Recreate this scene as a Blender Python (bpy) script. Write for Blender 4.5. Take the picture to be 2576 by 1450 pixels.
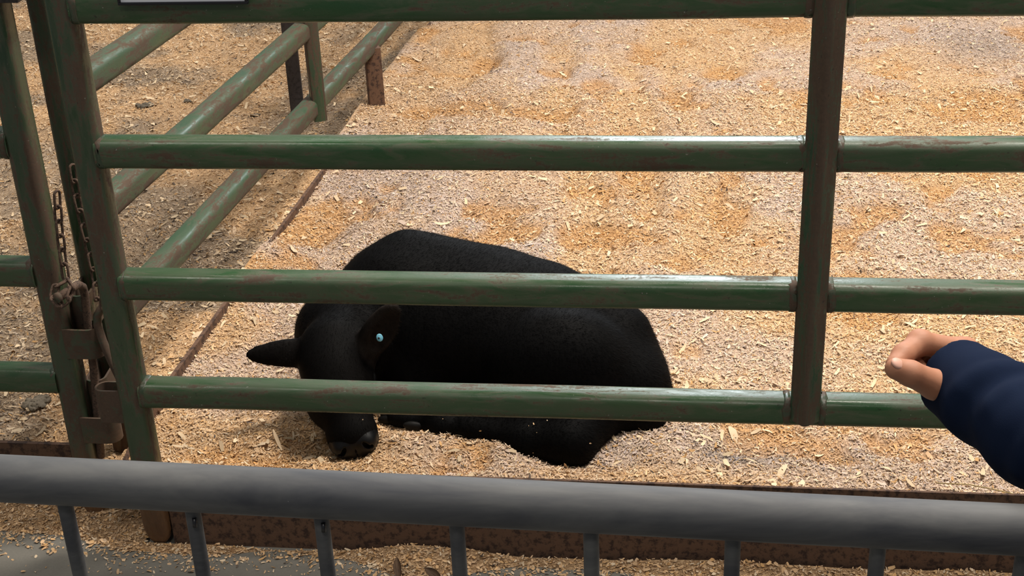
import bpy, math, random
import numpy as np
from mathutils import Matrix, Vector

# ------------------------------------------------------------------ camera, world, lights
for o in list(bpy.data.objects):
    bpy.data.objects.remove(o, do_unlink=True)
scene = bpy.context.scene
COL = scene.collection
FPX, PITCH, YAW, ROLL = 3457.4, 0.45029, -0.134392, -0.0434889
CAM = np.array([0.0, -2.31099, 1.75])
IW, IH = 2576, 1450
_f = np.array([math.sin(YAW)*math.cos(PITCH), math.cos(YAW)*math.cos(PITCH), -math.sin(PITCH)])
_r = np.array([math.cos(YAW), -math.sin(YAW), 0.0])
_u = np.cross(_r, _f)
RIGHT = math.cos(ROLL)*_r + math.sin(ROLL)*_u
UP = -math.sin(ROLL)*_r + math.cos(ROLL)*_u
FWD = _f
cd = bpy.data.cameras.new('camera')
cam = bpy.data.objects.new('camera', cd)
COL.objects.link(cam)
cd.sensor_width = 36.0
cd.lens = FPX/IW*36.0
cd.clip_start = 0.05
m = Matrix(((RIGHT[0], UP[0], -FWD[0], CAM[0]), (RIGHT[1], UP[1], -FWD[1], CAM[1]),
            (RIGHT[2], UP[2], -FWD[2], CAM[2]), (0, 0, 0, 1)))
cam.matrix_world = m
scene.camera = cam

world = bpy.data.worlds.new('barn_air')
scene.world = world
world.use_nodes = True
bg = world.node_tree.nodes['Background']
bg.inputs[0].default_value = (0.92, 0.96, 1.0, 1)
bg.inputs[1].default_value = 0.24


def area(name, loc, target, size, power, color, size_y=None, shape='DISK'):
    l = bpy.data.lights.new(name, 'AREA')
    l.energy = power
    l.color = color
    l.shape = shape
    l.size = size
    if size_y:
        l.size_y = size_y
    o = bpy.data.objects.new(name, l)
    COL.objects.link(o)
    o.location = loc
    d = Vector(target) - Vector(loc)
    o.rotation_euler = d.to_track_quat('-Z', 'Y').to_euler()
    return o


# rows of warm high-bay lamps under the barn roof, the brightest above the right of the pen
for lx, ly, pw in ((1.2, 1.0, 380), (0.9, 4.4, 45), (2.9, 1.8, 120), (2.3, -0.8, 110), (-2.6, 7.2, 30), (-2.6, 3.2, 35), (-2.6, -0.8, 60), (0.0, -4.4, 75)):
    area('high_bay_lamp', (lx, ly, 5.6), (lx*0.7, ly, 0), 0.9, pw, (1.0, 0.93, 0.83))
area('clerestory_window', (0.15, 11.5, 5.9), (0, 0.5, 0.5), 2.8, 600, (0.90, 0.95, 1.0), 1.6, 'RECTANGLE')
scene.view_settings.view_transform = 'Standard'
scene.view_settings.look = 'None'
scene.view_settings.gamma = 1.0
scene.view_settings.use_curve_mapping = False
scene.view_settings.exposure = -0.2
scene.cycles.max_bounces = 6
scene.cycles.diffuse_bounces = 3
scene.cycles.glossy_bounces = 3
scene.cycles.caustics_reflective = False
scene.cycles.caustics_refractive = False

# ------------------------------------------------------------------ helpers
rng = np.random.default_rng(7)
random.seed(7)
V = np.array


def ray(px, py):
    d = (px-IW/2)/FPX*RIGHT - (py-IH/2)/FPX*UP + FWD
    return d


def at_depth(px, py, depth):
    return CAM + ray(px, py)*depth


def at_y(px, py, y):
    d = ray(px, py)
    return CAM + d*((y-CAM[1])/d[1])


def at_z(px, py, z):
    d = ray(px, py)
    return CAM + d*((z-CAM[2])/d[2])


def sm(x, a, b):
    t = np.clip((x-a)/(b-a), 0, 1)
    return t*t*(3-2*t)


def hash2(ix, iy, seed):
    h = (ix.astype(np.int64)*374761393 + iy.astype(np.int64)*668265263 + seed*1442695041) & 0xffffffff
    h = ((h ^ (h >> 13))*1274126177) & 0xffffffff
    h = h ^ (h >> 16)
    return (h & 0xffff)/65535.0


def vnoise(x, y, seed=0):
    ix = np.floor(x); iy = np.floor(y)
    fx = x-ix; fy = y-iy
    ux = fx*fx*fx*(fx*(fx*6-15)+10); uy = fy*fy*fy*(fy*(fy*6-15)+10)
    a = hash2(ix, iy, seed); b = hash2(ix+1, iy, seed)
    c = hash2(ix, iy+1, seed); d = hash2(ix+1, iy+1, seed)
    return (a*(1-ux)+b*ux)*(1-uy)+(c*(1-ux)+d*ux)*uy


def fbm(x, y, seed=0, oct=4):
    s = 0; a = 0.5
    for i in range(oct):
        s = s + a*vnoise(x*2**i, y*2**i, seed+i*17)
        a *= 0.5
    return s


def link(o, parent=None):
    COL.objects.link(o)
    if parent is not None:
        o.parent = parent
    return o


def base_of(parent):
    p = V([0.0, 0, 0])
    while parent is not None:
        p = p + V(parent.location)
        parent = parent.parent
    return p


def mesh_obj(name, verts, faces, mat, parent=None, smooth=True, auto=None):
    """verts in world coordinates; they are stored relative to the parent's place."""
    verts = np.asarray(verts, dtype=float) - base_of(parent)
    me = bpy.data.meshes.new(name)
    me.from_pydata(verts.tolist(), [], [list(map(int, f)) for f in faces])
    if mat is not None:
        me.materials.append(mat)
    me.validate()
    if smooth:
        me.polygons.foreach_set('use_smooth', np.ones(len(me.polygons), dtype=bool))
        if auto:
            me.set_sharp_from_angle(angle=math.radians(auto))
    me.update()
    return link(bpy.data.objects.new(name, me), parent)


def fast_mesh(name, verts, quads, mat, parent=None, colors=None, smooth=True):
    """numpy arrays in world coordinates, all faces with the same corner count"""
    verts = np.asarray(verts, dtype=np.float32) - base_of(parent).astype(np.float32)
    quads = np.asarray(quads, dtype=np.int32)
    k = quads.shape[1]
    me = bpy.data.meshes.new(name)
    me.vertices.add(len(verts))
    me.vertices.foreach_set('co', verts.ravel())
    me.loops.add(quads.size)
    me.loops.foreach_set('vertex_index', quads.ravel())
    me.polygons.add(len(quads))
    me.polygons.foreach_set('loop_start', np.arange(0, quads.size, k, dtype=np.int32))
    me.polygons.foreach_set('use_smooth', np.full(len(quads), smooth, dtype=bool))
    if colors is not None:
        at = me.attributes.new('tint', 'FLOAT_COLOR', 'POINT')
        c4 = np.ones((len(verts), 4), dtype=np.float32)
        c4[:, :3] = colors
        at.data.foreach_set('color', c4.ravel())
    me.materials.append(mat)
    me.update(calc_edges=True)
    return link(bpy.data.objects.new(name, me), parent)


def thing(name, label, cat, loc=(0, 0, 0), group=None):
    o = bpy.data.objects.new(name, None)
    o.empty_display_size = 0.05
    COL.objects.link(o)
    o.location = loc
    tag(o, label, cat, group)
    return o


def tag(o, label, cat=None, group=None, kind=None):
    if label:
        o['label'] = label
    if cat:
        o['category'] = cat
    if group:
        o['group'] = group
    if kind:
        o['kind'] = kind
    return o


def unit(v):
    v = np.asarray(v, dtype=float)
    return v/np.linalg.norm(v)


def rrect(w, h, r, n=5):
    """rounded rectangle outline (w across, h along second axis)"""
    pts = []
    for cx, cy, a0 in ((w/2-r, h/2-r, 0), (-w/2+r, h/2-r, 90), (-w/2+r, -h/2+r, 180), (w/2-r, -h/2+r, 270)):
        for i in range(n+1):
            a = math.radians(a0+90*i/n)
            pts.append((cx+r*math.cos(a), cy+r*math.sin(a)))
    return pts


def circle(r, n=16):
    return [(r*math.cos(2*math.pi*i/n), r*math.sin(2*math.pi*i/n)) for i in range(n)]


def frame_for(d, up=(0, 0, 1)):
    d = unit(d)
    up = V(up, dtype=float) if not isinstance(up, np.ndarray) else up
    if abs(np.dot(d, unit(up))) > 0.98:
        up = V([0.0, 1.0, 0])
    a = unit(np.cross(d, up))
    b = np.cross(a, d)
    return a, b, d


def sweep(path, prof, up=(0, 0, 1), cap=True, closed=False, scales=None):
    """sweep a closed outline along a path; returns verts, faces"""
    path = [V(p, dtype=float) for p in path]
    n = len(path); k = len(prof)
    vs = []; fs = []
    a_prev = None
    for i, p in enumerate(path):
        if closed:
            d = path[(i+1) % n]-path[i-1]
        else:
            d = path[min(i+1, n-1)]-path[max(i-1, 0)]
        d = unit(d)
        if a_prev is None:
            a, b, _ = frame_for(d, up)
        else:
            a = unit(a_prev-d*np.dot(a_prev, d)); b = np.cross(a, d)
        a_prev = a
        s = 1 if scales is None else scales[i]
        for (x, y) in prof:
            vs.append(p+a*x*s+b*y*s)
    segs = n if closed else n-1
    for i in range(segs):
        j = (i+1) % n
        for q in range(k):
            q2 = (q+1) % k
            fs.append((i*k+q, i*k+q2, j*k+q2, j*k+q))
    if cap and not closed:
        fs.append(tuple(range(k-1, -1, -1)))
        fs.append(tuple((n-1)*k+q for q in range(k)))
    return vs, fs


def line(a, b, n):
    a = V(a, dtype=float); b = V(b, dtype=float)
    return [a+(b-a)*i/(n-1) for i in range(n)]


def bar(name, a, b, prof, mat, parent, up=(0, 0, 1), n=2, auto=40, dent=0.0):
    path = line(a, b, n)
    if dent:
        path = [p+V([0, rng.normal()*dent, rng.normal()*dent]) for p in path]
    v, f = sweep(path, prof, up)
    return mesh_obj(name, v, f, mat, parent, True, auto)


def box(name, lo, hi, mat, parent=None, bev=0.0):
    lo = V(lo, dtype=float); hi = V(hi, dtype=float)
    import bmesh
    bm = bmesh.new()
    bmesh.ops.create_cube(bm, size=1.0)
    for v in bm.verts:
        v.co = Vector(((lo+hi)/2+V(v.co)*(hi-lo)).tolist())
    if bev:
        bmesh.ops.bevel(bm, geom=bm.edges[:], offset=bev, segments=2, affect='EDGES', profile=0.5)
    bm.verts.ensure_lookup_table()
    v = [V(x.co) for x in bm.verts]; f = [[x.index for x in fc.verts] for fc in bm.faces]
    bm.free()
    return mesh_obj(name, v, f, mat, parent, bool(bev), 40)


# ---- signed distance bodies
class Body:
    def __init__(self, lo, hi, res):
        self.lo = V(lo, dtype=np.float32); self.res = res
        self.n = np.ceil((V(hi)-V(lo))/res).astype(int)+1
        self.D = np.full(self.n, 0.25, dtype=np.float32)

    def _sl(self, lo, hi, pad):
        a = np.floor((np.minimum(lo, hi)-pad-self.lo)/self.res).astype(int)
        b = np.ceil((np.maximum(lo, hi)+pad-self.lo)/self.res).astype(int)+1
        a = np.clip(a, 0, self.n); b = np.clip(b, 0, self.n)
        sl = tuple(slice(int(x), int(y)) for x, y in zip(a, b))
        ax = [self.lo[i]+np.arange(a[i], b[i], dtype=np.float32)*self.res for i in range(3)]
        X, Y, Z = np.meshgrid(*ax, indexing='ij')
        return sl, X, Y, Z

    def _mix(self, sl, d, k, op):
        D = self.D[sl]
        if op == 'add':
            h = np.maximum(k-np.abs(D-d), 0)/k
            self.D[sl] = np.minimum(D, d)-h*h*k*0.25
        elif op == 'cut':
            d = -d
            h = np.maximum(k-np.abs(D-d), 0)/k
            self.D[sl] = np.maximum(D, d)+h*h*k*0.25

    def cone(self, a, b, ra, rb, k=0.03, op='add'):
        a = V(a, dtype=float); b = V(b, dtype=float)
        r = max(ra, rb)
        sl, X, Y, Z = self._sl(np.minimum(a, b)-r, np.maximum(a, b)+r, k+0.01)
        if X.size == 0:
            return
        d = b-a; L2 = float(d@d)+1e-12
        t = np.clip(((X-a[0])*d[0]+(Y-a[1])*d[1]+(Z-a[2])*d[2])/L2, 0, 1)
        q = np.sqrt((X-a[0]-t*d[0])**2+(Y-a[1]-t*d[1])**2+(Z-a[2]-t*d[2])**2)-(ra+(rb-ra)*t)
        self._mix(sl, q.astype(np.float32), k, op)

    def chain(self, pts, k=0.02):
        for (p, r), (p2, r2) in zip(pts[:-1], pts[1:]):
            self.cone(p, p2, r, r2, k)

    def ell(self, c, r, k=0.03, op='add', axes=None):
        c = V(c, dtype=float); r = V(r, dtype=float)
        R = float(r.max()) if axes is not None else r
        sl, X, Y, Z = self._sl(c-R, c+R, k+0.01)
        if X.size == 0:
            return
        P = np.stack([X-c[0], Y-c[1], Z-c[2]], -1)
        if axes is not None:
            P = P@V(axes, dtype=float).T
        k0 = np.sqrt(((P/r)**2).sum(-1))
        k1 = np.sqrt(((P/(r*r))**2).sum(-1))+1e-9
        self._mix(sl, (k0*(k0-1)/k1).astype(np.float32), k, op)

    def plane_cut(self, p, nrm):
        """remove everything on the side nrm points to"""
        sl, X, Y, Z = self._sl(self.lo, self.lo+self.n*self.res, 0)
        d = (X-p[0])*nrm[0]+(Y-p[1])*nrm[1]+(Z-p[2])*nrm[2]
        self.D = np.maximum(self.D, d.astype(np.float32))

    def mesh(self):
        D = self.D
        D = D.copy()
        for ax in range(3):
            s = [slice(None)]*3
            s[ax] = 0; D[tuple(s)] = np.maximum(D[tuple(s)], 0.001)
            s[ax] = -1; D[tuple(s)] = np.maximum(D[tuple(s)], 0.001)
        nx, ny, nz = D.shape
        ins = D < 0
        c = np.zeros((nx-1, ny-1, nz-1), dtype=np.int8)
        for i in (0, 1):
            for j in (0, 1):
                for l in (0, 1):
                    c += ins[i:nx-1+i, j:ny-1+j, l:nz-1+l]
        act = (c > 0) & (c < 8)
        idx = np.full(act.shape, -1, dtype=np.int64)
        cells = np.argwhere(act)
        idx[act] = np.arange(len(cells))
        acc = np.zeros((len(cells), 3)); cnt = np.zeros(len(cells))
        corners = [(i, j, l) for i in (0, 1) for j in (0, 1) for l in (0, 1)]
        for a in corners:
            for ax in range(3):
                if a[ax] == 0:
                    b = list(a); b[ax] = 1
                    pa = cells+V(a); pb = cells+V(b)
                    da = D[pa[:, 0], pa[:, 1], pa[:, 2]]; db = D[pb[:, 0], pb[:, 1], pb[:, 2]]
                    mk = (da < 0) != (db < 0)
                    t = np.where(mk, da/np.where(mk, da-db, 1), 0)
                    p = V(a)[None, :]+np.zeros((len(cells), 3))
                    p[:, ax] += t
                    acc += p*mk[:, None]; cnt += mk
        verts = (cells+acc/cnt[:, None])*self.res+self.lo
        quads = []
        for ax in range(3):
            o1, o2 = [(1, 2), (2, 0), (0, 1)][ax]
            s0 = [slice(None)]*3; s1 = [slice(None)]*3
            s0[ax] = slice(0, -1); s1[ax] = slice(1, None)
            A = ins[tuple(s0)]; B = ins[tuple(s1)]
            e = np.argwhere(A != B)
            ok = (e[:, o1] > 0) & (e[:, o2] > 0)
            e = e[ok]
            lim = V(act.shape)
            ok = (e[:, o1] < lim[o1]) & (e[:, o2] < lim[o2]); e = e[ok]
            flip = A[e[:, 0], e[:, 1], e[:, 2]]

            def g(d1, d2):
                q = e.copy(); q[:, o1] -= d1; q[:, o2] -= d2
                return idx[q[:, 0], q[:, 1], q[:, 2]]
            q = np.stack([g(1, 1), g(0, 1), g(0, 0), g(1, 0)], 1)
            q[~flip] = q[~flip][:, ::-1]
            quads.append(q)
        quads = np.concatenate(quads)
        quads = quads[(quads >= 0).all(1)]
        return verts, quads


def relax(verts, quads, it=2, lam=0.5):
    v = verts.copy()
    for _ in range(it):
        acc = np.zeros_like(v); cnt = np.zeros(len(v))
        for i in range(4):
            a = quads[:, i]; b = quads[:, (i+1) % 4]
            np.add.at(acc, a, v[b]); np.add.at(cnt, a, 1)
            np.add.at(acc, b, v[a]); np.add.at(cnt, b, 1)
        v = v+(acc/np.maximum(cnt, 1)[:, None]-v)*lam
    return v


def vert_normals(v, q):
    n = np.zeros_like(v)
    fn = np.cross(v[q[:, 2]]-v[q[:, 0]], v[q[:, 3]]-v[q[:, 1]])
    for i in range(4):
        np.add.at(n, q[:, i], fn)
    return n/(np.linalg.norm(n, axis=1)[:, None]+1e-12)


# ------------------------------------------------------------------ materials
class NT:
    def __init__(self, name):
        self.m = bpy.data.materials.new(name)
        self.m.use_nodes = True
        self.t = self.m.node_tree
        self.b = self.t.nodes['Principled BSDF']

    def n(self, typ, **kw):
        nd = self.t.nodes.new(typ)
        for k, v in kw.items():
            setattr(nd, k, v)
        return nd

    def l(self, a, b):
        self.t.links.new(a, b)

    def pos(self, scale=(1, 1, 1)):
        g = self.n('ShaderNodeNewGeometry')
        mp = self.n('ShaderNodeMapping')
        mp.inputs['Scale'].default_value = scale
        self.l(g.outputs['Position'], mp.inputs['Vector'])
        return mp.outputs['Vector']

    def noise(self, vec, scale, detail=4, rough=0.55, dist=0.0):
        nd = self.n('ShaderNodeTexNoise')
        nd.inputs['Scale'].default_value = scale
        nd.inputs['Detail'].default_value = detail
        nd.inputs['Roughness'].default_value = rough
        nd.inputs['Distortion'].default_value = dist
        self.l(vec, nd.inputs['Vector'])
        return nd.outputs['Fac']

    def ramp(self, fac, stops):
        r = self.n('ShaderNodeValToRGB')
        el = r.color_ramp.elements
        while len(el) < len(stops):
            el.new(0.5)
        for e, (p, c) in zip(el, stops):
            e.position = p
            e.color = (c, c, c, 1) if not hasattr(c, '__len__') else (*c, 1)
        self.l(fac, r.inputs[0])
        return r.outputs[0]

    def mix(self, fac, a, b, mode='MIX'):
        x = self.n('ShaderNodeMix', data_type='RGBA', blend_type=mode)
        for s, v in ((0, fac), (6, a), (7, b)):
            if hasattr(v, 'links'):
                self.l(v, x.inputs[s])
            elif s == 0:
                x.inputs[0].default_value = v
            else:
                x.inputs[s].default_value = (*v, 1)
        return x.outputs[2]

    def math(self, op, a, b):
        x = self.n('ShaderNodeMath', operation=op)
        for i, v in enumerate((a, b)):
            if hasattr(v, 'links'):
                self.l(v, x.inputs[i])
            else:
                x.inputs[i].default_value = v
        return x.outputs[0]

    def bump(self, h, strength, dist=0.002):
        b = self.n('ShaderNodeBump')
        b.inputs['Strength'].default_value = strength
        b.inputs['Distance'].default_value = dist
        self.l(h, b.inputs['Height'])
        self.l(b.outputs[0], self.b.inputs['Normal'])

    def set(self, **kw):
        for k, v in kw.items():
            k = k.replace('_', ' ')
            if hasattr(v, 'links'):
                self.l(v, self.b.inputs[k])
            elif hasattr(v, '__len__'):
                self.b.inputs[k].default_value = (*v, 1)
            else:
                self.b.inputs[k].default_value = v
        return self.m


def painted_steel(name, green, rust_amt, axis_scale, ridge=None, dull=0.0):
    """green enamel with chips, dust film and rust stains"""
    t = NT(name)
    p = t.pos((1, 1, 1)); ps = t.pos(axis_scale)
    big = t.noise(ps, 11, 6, 0.65, 0.6)
    blot = t.noise(ps, 30, 5, 0.6, 0.8)
    fine = t.noise(p, 150, 5, 0.7)
    hue = t.noise(p, 3.0, 3)
    g = t.mix(hue, [c*f for c, f in zip(green, (1.25, 1.05, 0.75))], [c*f for c, f in zip(green, (0.80, 0.92, 1.25))])
    dust = t.mix(t.math('MULTIPLY', t.ramp(big, [(0.36, 0.0), (0.64, 1.0)]), 0.48), g, (0.090, 0.086, 0.056))
    dust = t.mix(t.math('MULTIPLY', t.ramp(blot, [(0.46, 0.0), (0.62, 1.0)]), 0.28), dust, (0.16, 0.135, 0.10))
    m_ = t.math('ADD', t.math('MULTIPLY', blot, 0.45), t.math('ADD', t.math('MULTIPLY', fine, 0.25), t.math('MULTIPLY', big, 0.30)))
    r_f = t.ramp(m_, [(0.575-rust_amt*0.16, 0.0), (0.64-rust_amt*0.16, 1.0)])
    if ridge is not None:
        sx0 = t.n('ShaderNodeSeparateXYZ'); t.l(p, sx0.inputs[0])
        dd = t.math('ABSOLUTE', t.math('SUBTRACT', sx0.outputs[0], ridge), 0)
        rm = t.n('ShaderNodeMapRange'); rm.inputs[1].default_value = 0.009; rm.inputs[2].default_value = 0.003
        t.l(t.math('ADD', dd, t.math('MULTIPLY', t.math('SUBTRACT', blot, 0.5), 0.04)), rm.inputs[0])
        r_f = t.math('MAXIMUM', r_f, rm.outputs[0])
    rc = t.mix(fine, (0.034, 0.018, 0.013), (0.120, 0.068, 0.042))
    c = t.mix(t.math('MULTIPLY', r_f, 0.88), dust, rc)
    pits = t.ramp(t.noise(p, 95, 3, 0.6), [(0.68, 0.0), (0.72, 1.0)])
    c = t.mix(t.math('MULTIPLY', pits, 0.7), c, (0.022, 0.014, 0.012))
    # low parts of the tubes stand in damp bedding and have rusted through
    sx = t.n('ShaderNodeSeparateXYZ'); t.l(p, sx.inputs[0])
    low = t.n('ShaderNodeMapRange'); low.inputs[1].default_value = 0.24; low.inputs[2].default_value = 0.10
    t.l(t.math('ADD', sx.outputs[2], t.math('MULTIPLY', t.math('SUBTRACT', big, 0.5), 0.25)), low.inputs[0])
    c = t.mix(t.math('MULTIPLY', low.outputs[0], 0.95), c, t.mix(fine, (0.06, 0.028, 0.014), (0.20, 0.10, 0.045)))
    specks = t.ramp(t.noise(p, 190, 2, 0.5), [(0.74, 0.0), (0.78, 1.0)])
    c = t.mix(t.math('MULTIPLY', specks, 0.6), c, (0.35, 0.34, 0.30))
    t.bump(t.math('ADD', t.math('MULTIPLY', r_f, -0.6), fine), 0.25, 0.0012)
    rough = t.math('ADD', t.math('MULTIPLY', r_f, 0.35), t.ramp(big, [(0.36, 0.20+dull), (0.62, 0.52+dull)]))
    return t.set(Base_Color=c, Roughness=rough, Specular_IOR_Level=0.5)


GREEN = (0.022, 0.072, 0.023)
M_RAIL = painted_steel('green_rail_enamel', GREEN, 0.30, (0.35, 1.6, 1.6))
M_POST = painted_steel('green_post_enamel', (0.026, 0.056, 0.026), 0.56, (1.6, 1.6, 0.35))
M_SIDE = painted_steel('worn_green_rail_enamel', (0.036, 0.080, 0.040), 0.62, (1.6, 0.4, 1.6), None, 0.20)
M_BRACE = painted_steel('rusty_green_brace_enamel', (0.028, 0.068, 0.036), 0.80, (2.0, 2.0, 0.3), 0.2375)
M_STRAP = painted_steel('olive_strap_enamel', (0.034, 0.050, 0.024), 0.95, (1, 1, 1))


def rust(name, a, b, sc=60, rough=0.85):
    t = NT(name)
    p = t.pos()
    n1 = t.noise(p, sc, 6, 0.7); n2 = t.noise(p, 7, 4)
    c = t.mix(t.ramp(n1, [(0.40, 0.0), (0.52, 1.0)]), a, b)
    c = t.mix(t.math('MULTIPLY', n2, 0.4), c, (0.045, 0.030, 0.024))
    t.bump(n1, 0.6, 0.002)
    return t.set(Base_Color=c, Roughness=rough)


M_RUST = rust('rusted_plate', (0.040, 0.018, 0.011), (0.150, 0.078, 0.044))
M_CHAIN = rust('rusted_chain', (0.035, 0.020, 0.014), (0.12, 0.070, 0.045), 200)
M_WELD = painted_steel('rusted_weld', (0.030, 0.058, 0.030), 0.62, (1, 1, 1))
M_BLACKSTEEL = rust('blackened_steel', (0.010, 0.010, 0.012), (0.035, 0.030, 0.032), 80, 0.55)

t = NT('grey_barrier_steel')
p = t.pos(); ps = t.pos((0.25, 1, 1))
n1 = t.noise(ps, 22, 6, 0.65, 0.5); n2 = t.noise(p, 260, 3)
c = t.mix(t.ramp(n1, [(0.35, 0.0), (0.7, 1.0)]), (0.042, 0.045, 0.054), (0.115, 0.116, 0.116))
c = t.mix(t.ramp(n2, [(0.76, 0.0), (0.80, 0.5)]), c, (0.34, 0.34, 0.34))
t.bump(n1, 0.1, 0.001)
M_BARRIER = t.set(Base_Color=c, Roughness=0.62, Specular_IOR_Level=0.4)

t = NT('concrete')
p = t.pos()
n1 = t.noise(p, 5, 6, 0.6); n2 = t.noise(p, 180, 4, 0.7)
c = t.mix(n1, (0.13, 0.122, 0.105), (0.29, 0.27, 0.23))
c = t.mix(t.math('MULTIPLY', n2, 0.5), c, (0.07, 0.07, 0.065))
t.bump(n2, 0.4, 0.002)
M_CONC = t.set(Base_Color=c, Roughness=0.9)


def tinted(name, rough, mottled, trans=0.0):
    t = NT(name)
    a = t.n('ShaderNodeAttribute', attribute_name='tint')
    c = a.outputs['Color']
    if mottled:
        # curled flakes too small to model: pale curls with thin brown gaps winding between them
        p = t.pos()
        n1 = t.noise(p, 95, 2, 0.5, 1.6)
        n2 = t.noise(p, 190, 2, 0.5, 1.2)
        n3 = t.noise(p, 55, 3, 0.6)
        gap1 = t.ramp(n1, [(0.40, 1.0), (0.475, 0.40), (0.50, 0.36), (0.56, 1.0)])
        gap2 = t.ramp(n2, [(0.42, 1.0), (0.49, 0.55), (0.56, 1.0)])
        c = t.mix(1.0, c, t.mix(t.math('MULTIPLY', gap1, gap2), (0.46, 0.34, 0.24), (1.12, 1.12, 1.12)), 'MULTIPLY')
        c = t.mix(1.0, c, t.ramp(n3, [(0.3, 0.88), (0.7, 1.12)]), 'MULTIPLY')
        t.bump(t.math('ADD', t.math('MULTIPLY', gap1, 0.6), t.math('MULTIPLY', gap2, 0.4)), 0.7, 0.004)
    return t.set(Base_Color=c, Roughness=rough, Specular_IOR_Level=0.15)


M_BED = tinted('bedding_ground', 0.95, True)
M_CHIP = tinted('pine_shaving', 0.85, False)

t = NT('black_calf_coat')
a_ = t.n('ShaderNodeAttribute', attribute_name='tint')
n1 = t.noise(t.pos(), 90, 5, 0.7)
M_COAT = t.set(Base_Color=t.mix(t.math('MULTIPLY', n1, 0.6), a_.outputs['Color'], (0.0025, 0.0023, 0.0024)), Roughness=0.65, Specular_IOR_Level=0.06)
t = NT('black_calf_hair')
a_ = t.n('ShaderNodeAttribute', attribute_name='tint')
M_HAIR = t.set(Base_Color=a_.outputs['Color'], Roughness=0.55, Specular_IOR_Level=0.04)
t = NT('moist_black_nose')
M_NOSE = t.set(Base_Color=(0.0045, 0.0045, 0.005), Roughness=0.45, Specular_IOR_Level=0.25)
t = NT('grey_hoof')
n1 = t.noise(t.pos(), 60, 3)
M_HOOF = t.set(Base_Color=t.mix(n1, (0.003, 0.003, 0.003), (0.012, 0.011, 0.010)), Roughness=0.55, Specular_IOR_Level=0.12)
t = NT('pale_blue_plastic')
M_TAG = t.set(Base_Color=(0.16, 0.44, 0.58), Roughness=0.4)
t = NT('black_print')
M_PRINT = t.set(Base_Color=(0.01, 0.012, 0.02), Roughness=0.6)

t = NT('skin')
p = t.pos(); n1 = t.noise(p, 35, 4); n2 = t.noise(p, 420, 3)
t.bump(n2, 0.15, 0.0006)
M_SKIN = t.set(Base_Color=t.mix(n1, (0.36, 0.150, 0.082), (0.43, 0.195, 0.112)), Roughness=0.62, Subsurface_Weight=0.12)
M_SKIN.node_tree.nodes['Principled BSDF'].inputs['Subsurface Radius'].default_value = (0.006, 0.002, 0.001)
t = NT('fingernail')
M_NAIL = t.set(Base_Color=(0.60, 0.33, 0.25), Roughness=0.5)
t = NT('navy_fleece')
p = t.pos(); n1 = t.noise(p, 700, 3); n2 = t.noise(p, 14, 4)
t.bump(n1, 0.12, 0.001)
M_NAVY = t.set(Base_Color=t.mix(n2, (0.0045, 0.0092, 0.026), (0.0075, 0.0140, 0.036)), Roughness=0.95, Sheen_Weight=0.0, Specular_IOR_Level=0.08)
t = NT('dark_denim')
n1 = t.noise(t.pos(), 300, 3)
M_DENIM = t.set(Base_Color=t.mix(n1, (0.012, 0.018, 0.035), (0.03, 0.045, 0.08)), Roughness=0.9)
t = NT('dark_brown_hair')
n1 = t.noise(t.pos((1, 1, 0.15)), 260, 5)
t.bump(n1, 0.8, 0.006)
M_HEADHAIR = t.set(Base_Color=t.mix(n1, (0.010, 0.006, 0.004), (0.035, 0.020, 0.012)), Roughness=0.45)
t = NT('shoe_leather')
M_SHOE = t.set(Base_Color=(0.03, 0.025, 0.022), Roughness=0.6)
t = NT('eye_white')
M_EYE = t.set(Base_Color=(0.75, 0.72, 0.68), Roughness=0.2)
t = NT('white_paper')
M_PAPER = t.set(Base_Color=(0.78, 0.80, 0.86), Roughness=0.6)
t = NT('black_plastic')
M_BLACK = t.set(Base_Color=(0.008, 0.008, 0.012), Roughness=0.35)
t = NT('dry_leaf')
n1 = t.noise(t.pos(), 160, 4)
M_LEAF = t.set(Base_Color=t.mix(n1, (0.06, 0.032, 0.018), (0.17, 0.10, 0.055)), Roughness=0.7)
t = NT('dark_manure')
n1 = t.noise(t.pos(), 120, 5, 0.7)
t.bump(n1, 0.9, 0.006)
M_DUNG = t.set(Base_Color=t.mix(n1, (0.07, 0.058, 0.043), (0.24, 0.195, 0.14)), Roughness=0.9)
t = NT('straw')
M_STRAW = t.set(Base_Color=(0.42, 0.30, 0.12), Roughness=0.7)

# ------------------------------------------------------------------ ground
floor = box('floor', (-6, -4.5, -0.1), (6, 7.5, 0.0), M_CONC)
tag(floor, 'grey concrete barn floor in front of the pens', kind='structure')

SX0, SXK = -1.245, 0.055          # side panel line X = SX0 + SXK*Y


PX0, PXK = -1.235, 0.030          # kickboard under it


def plate_x(y):
    return PX0+PXK*y


def side_x(y):
    return SX0+SXK*y


def furrow(x, y):
    """hollows trodden and raked lengthwise through the middle of the pen, -1 .. 1"""
    w = sm(y, 0.9, 1.5)*(1-sm(y, 3.8, 4.8))*sm(x, -1.1, -0.8)*(1-sm(x, 0.0, 0.5))
    xx = x+0.20*y*0.35+0.16*(fbm(x*1.7, y*1.4, 5, 3)-0.5)
    f = vnoise(xx*6.2, y*1.15+0.6*vnoise(xx*3, y, 9), 7)*0.7+vnoise(xx*11, y*2.6, 8)*0.3
    return w*(sm(f, 0.24, 0.68)*2-1)


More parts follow.
